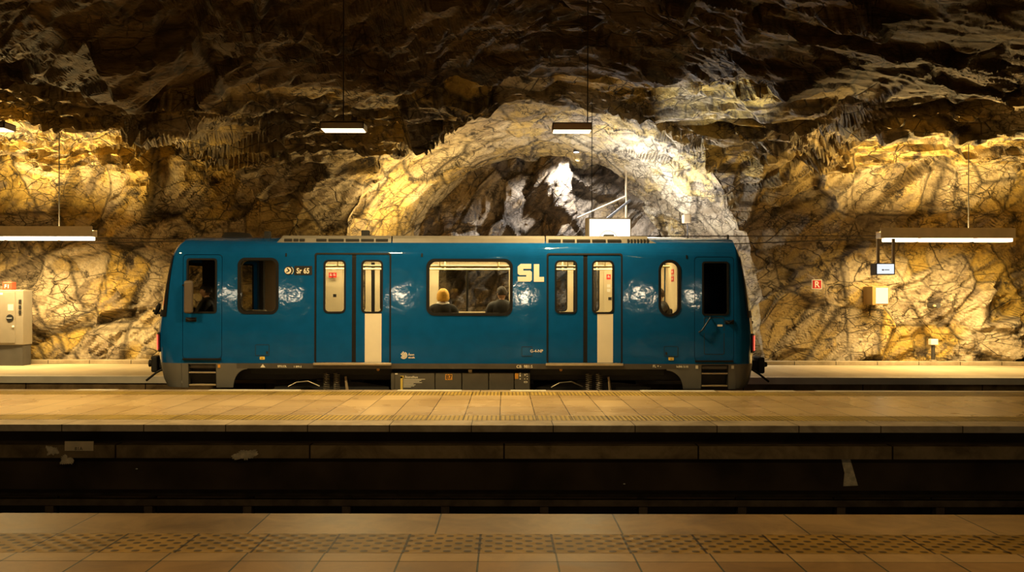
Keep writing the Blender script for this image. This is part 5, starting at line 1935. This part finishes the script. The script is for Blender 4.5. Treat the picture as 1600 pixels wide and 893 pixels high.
def seated_person(name, label, loc, rot, coat, trousers, hair, look=0.0, collar=None, cap=None, hair_long=False, hands='lap', group='seated people'):
    t = bpy.data.objects.new(name, None)
    COL.objects.link(t)
    tag(t, label, 'person')
    L_ = {}
    hx = 0.10
    sh = [(s * 0.185, -0.01, 1.02) for s in (-1, 1)]
    chains = [[((0, 0, 0.52), 0.135), ((0, -0.03, 0.70), 0.125), ((0, -0.03, 0.88), 0.145), ((0, -0.02, 1.01), 0.105), ((0, 0.0, 1.10), 0.056), ((0, 0.01, 1.17), 0.052)]]
    arms, legs, fingers, dirs = [], [], [], []
    for i, s in enumerate((-1, 1)):
        if hands == 'lap':
            el, wr = (s * 0.25, 0.10, 0.76), (s * 0.12, 0.30, 0.66)
            d = Vector((-s * 0.35, 0.9, -0.2)).normalized()
        else:
            el, wr = (s * 0.25, 0.12, 0.80), (s * 0.20, 0.38, 0.86)
            d = Vector((0, 1, -0.12)).normalized()
        chains.append([((0, -0.02, 1.01), 0.105), (sh[i], 0.066), (el, 0.044), (wr, 0.029)])
        arms.append([((0, -0.02, 1.01), 0.150), (sh[i], 0.098), (el, 0.066), ((Vector(el).lerp(Vector(wr), 0.9))[:], 0.045)])
        w = Vector(wr)
        dirs.append(d)
        palm = w + d * 0.085
        chains.append([(wr, 0.029), ((w + d * 0.04)[:], (0.036, 0.022)), (palm[:], (0.040, 0.018))])
        sd = Vector((1, 0, 0)) if hands != 'lap' else Vector((0.93, 0.36 * s, 0)).normalized()
        for k, ln in enumerate((0.066, 0.076, 0.072, 0.055)):
            b0 = palm - d * 0.02 + sd * (k - 1.5) * 0.021 * (-s)
            fingers.append([(b0[:], 0.010), ((b0 + d * (0.02 + ln * 0.45))[:], 0.0095), ((b0 + d * (0.02 + ln * 0.75) + Vector((0, 0, -0.014)))[:], 0.0085), ((b0 + d * (0.02 + ln * 0.9) + Vector((0, 0, -0.036)))[:], 0.007)])
        b0 = w + d * 0.03 + sd * (-s) * 0.028
        fingers.append([(b0[:], 0.013), ((b0 + d * 0.03 + sd * (-s) * 0.024)[:], 0.011), ((b0 + d * 0.058 + sd * (-s) * 0.030)[:], 0.009)])
        hip, kn, an = (s * hx, 0.02, 0.53), (s * 0.14, 0.44, 0.50), (s * 0.14, 0.44, 0.10)
        chains.append([((0, 0, 0.52), 0.135), (hip, 0.092), (kn, 0.062), ((s * 0.14, 0.42, 0.33), 0.060), (an, 0.040), ((s * 0.145, 0.52, 0.045), 0.038), ((s * 0.15, 0.62, 0.04), 0.03)])
        legs.append([((0, 0, 0.52), 0.145), (hip, 0.105), (kn, 0.077), ((s * 0.14, 0.42, 0.33), 0.075), ((s * 0.14, 0.44, 0.13), 0.062)])
    body = skin_mesh(chains)
    bm = bmesh.new()
    bm.from_mesh(body)
    for f in fingers:
        bm.from_mesh(skin_mesh([f], sub=1))
    hb = head_bm(Vector((0, 0, 0)))
    Rl = Matrix.Rotation(look, 4, 'Z')
    hc = Vector((0, 0.03, 1.245))
    bmesh.ops.transform(hb, matrix=Matrix.Translation(hc) @ Rl, verts=hb.verts)
    me = bpy.data.meshes.new('h')
    hb.to_mesh(me)
    hb.free()
    bm.from_mesh(me)
    bd = remesh(bm, 0.007)
    bo = link('body', bd, M_SKIN, None, True)

    wrists = [c[3][0] for c in chains if len(c) == 4 and c[1][0] in sh]
    wd = [(Vector(w), d_) for w, d_ in zip(wrists, dirs)]

    def is_hand(p):
        return any((p - w).dot(d_) > -0.015 and (p - w).length < 0.24 for w, d_ in wd)

    def garment(nm, pick, m, off):
        """Cloth following the body surface where pick() says so, ending in clean hems."""
        g = bmesh.new()
        g.from_mesh(bd)
        g.normal_update()
        bmesh.ops.delete(g, geom=[v for v in g.verts if not pick(v.co)], context='VERTS')
        for v in g.verts:
            v.co += v.normal * off
        for _ in range(4):
            bmesh.ops.smooth_vert(g, verts=g.verts, factor=0.5, use_axis_x=True, use_axis_y=True, use_axis_z=True)
        for v in g.verts:
            v.co += v.normal * 0.004
        gm = bpy.data.meshes.new(nm)
        g.to_mesh(gm)
        g.free()
        o = link(nm, gm, m, None, True)
        md = o.modifiers.new('cloth', 'SOLIDIFY')
        md.thickness = 0.012
        md.offset = 0.4
        return o
    kids = [bo,
            garment('jacket', lambda p: 0.55 < p.z < 1.118 and not (p.z < 0.625 and p.y > 0.06) and not is_hand(p), coat, 0.020),
            garment('trousers', lambda p: 0.10 < p.z < 0.66 and not (p.z > 0.59 and is_hand(p)) and not (p.z > 0.60 and p.y > 0.10), trousers, 0.012)]
    # hair: shell over the skull, open at the face
    h = bmesh.new()
    bmesh.ops.create_uvsphere(h, u_segments=40, v_segments=30, radius=1.0)
    rnd = random.Random(len(label))
    low = -0.75 if hair_long else -0.30
    dele = [v for v in h.verts if (v.co.y > 0.18 and v.co.z < 0.42 + 0.3 * (0.6 - v.co.y)) or v.co.z < low or (abs(v.co.x) > 0.8 and v.co.y > -0.05 and v.co.z < 0.1 and not hair_long)]
    bmesh.ops.delete(h, geom=dele, context='VERTS')
    for v in h.verts:
        x, y, z = v.co
        fl = (1.0 + 0.20 * max(0, -z)) if hair_long else 1.0
        k = 1.16 if hair_long else 1.09
        k += 0.03 * math.sin(9 * x + 5 * z) * math.sin(7 * y - 6 * z) + rnd.uniform(-0.008, 0.008)
        v.co = Vector((x * 0.078 * k * fl * (1.18 if hair_long else 1), y * 0.100 * k * fl, z * 0.118 * (k if z > 0 or not hair_long else 1.0)))
    bmesh.ops.transform(h, matrix=Matrix.Translation(hc) @ Rl, verts=h.verts)
    me = bpy.data.meshes.new('hair')
    h.to_mesh(me)
    h.free()
    ho = link('hair', me, hair, None, True)
    sm = ho.modifiers.new('thick', 'SOLIDIFY')
    sm.thickness = 0.016
    sm.offset = -0.3
    kids.append(ho)
    for s in (-1, 1):
        b = skin_mesh([[((s * 0.14, 0.42, 0.055), 0.052), ((s * 0.145, 0.52, 0.048), 0.048), ((s * 0.15, 0.63, 0.042), 0.04)]])
        kids.append(link('shoe', b, M_RUBBER, None, True))
    if collar:
        b = bmesh.new()
        tube(b, [(0.09 * math.sin(a), 0.0 + 0.09 * math.cos(a), 1.115 + 0.012 * math.cos(a)) for a in np.linspace(0, 2 * PI, 25)], 0.030, 8, False)
        me = bpy.data.meshes.new('collar')
        b.to_mesh(me)
        b.free()
        kids.append(link('collar', me, collar, None, True))
    if cap:
        b = bmesh.new()
        bmesh.ops.create_uvsphere(b, u_segments=32, v_segments=16, radius=1.0)
        bmesh.ops.delete(b, geom=[v for v in b.verts if v.co.z < -0.02], context='VERTS')
        for v in b.verts:
            v.co = Vector((v.co.x * 0.09, v.co.y * 0.112, 0.035 + v.co.z * 0.092))
        bx(b, -0.07, 0.07, 0.09, 0.17, 0.032, 0.042, bev=0.004)
        bmesh.ops.transform(b, matrix=Matrix.Translation(hc) @ Rl, verts=b.verts)
        me = bpy.data.meshes.new('cap')
        b.to_mesh(me)
        b.free()
        kids.append(link('cap', me, cap, None, True))
    for k in kids:
        k.parent = t
    t.location = loc
    t.rotation_euler = (0, 0, rot)
    return t


M_COAT1 = mat('charcoal_wool', (0.022, 0.020, 0.018), 0.9, noise=0.25, nscale=30)
M_COAT2 = mat('black_jacket', (0.012, 0.011, 0.012), 0.6, noise=0.2)
M_TROU = mat('dark_trousers', (0.02, 0.02, 0.028), 0.9)
M_BLOND = mat('blond_hair', (0.75, 0.42, 0.05), 0.55, noise=0.25, nscale=40)
M_DARKHAIR = mat('dark_brown_hair', (0.03, 0.018, 0.010), 0.6, noise=0.3, nscale=40)
M_COLLAR = mat('pale_scarf', (0.75, 0.72, 0.66), 0.8)
zp = zf + 0.02
seated_person('person', 'blond passenger in a dark coat with pale scarf seen from behind through the large window', (X(693, 17.25), 17.08, zp - 0.06), 0.0, M_COAT1, M_TROU, M_BLOND, 0.25, M_COLLAR, None, True)
seated_person('person', 'dark-haired passenger in a black jacket seen from behind through the large window', (X(784, 17.25), 17.08, zp - 0.01), 0.0, M_COAT2, M_TROU, M_DARKHAIR, 0.5)
seated_person('person', 'driver with a cap seated in the front cab beside the tall mirror', (X(324, 17.6), 17.6, zp + 0.03), PI / 2, M_COAT2, M_TROU, M_DARKHAIR, 0.0, None, M_COAT1, False, 'desk')
seated_person('person', 'passenger in a dark jacket half hidden by the frame of the narrow rounded window', (X(1032, 17.3), 17.3, zp - 0.03), PI / 2, M_COAT2, M_TROU, M_DARKHAIR, 0.2)
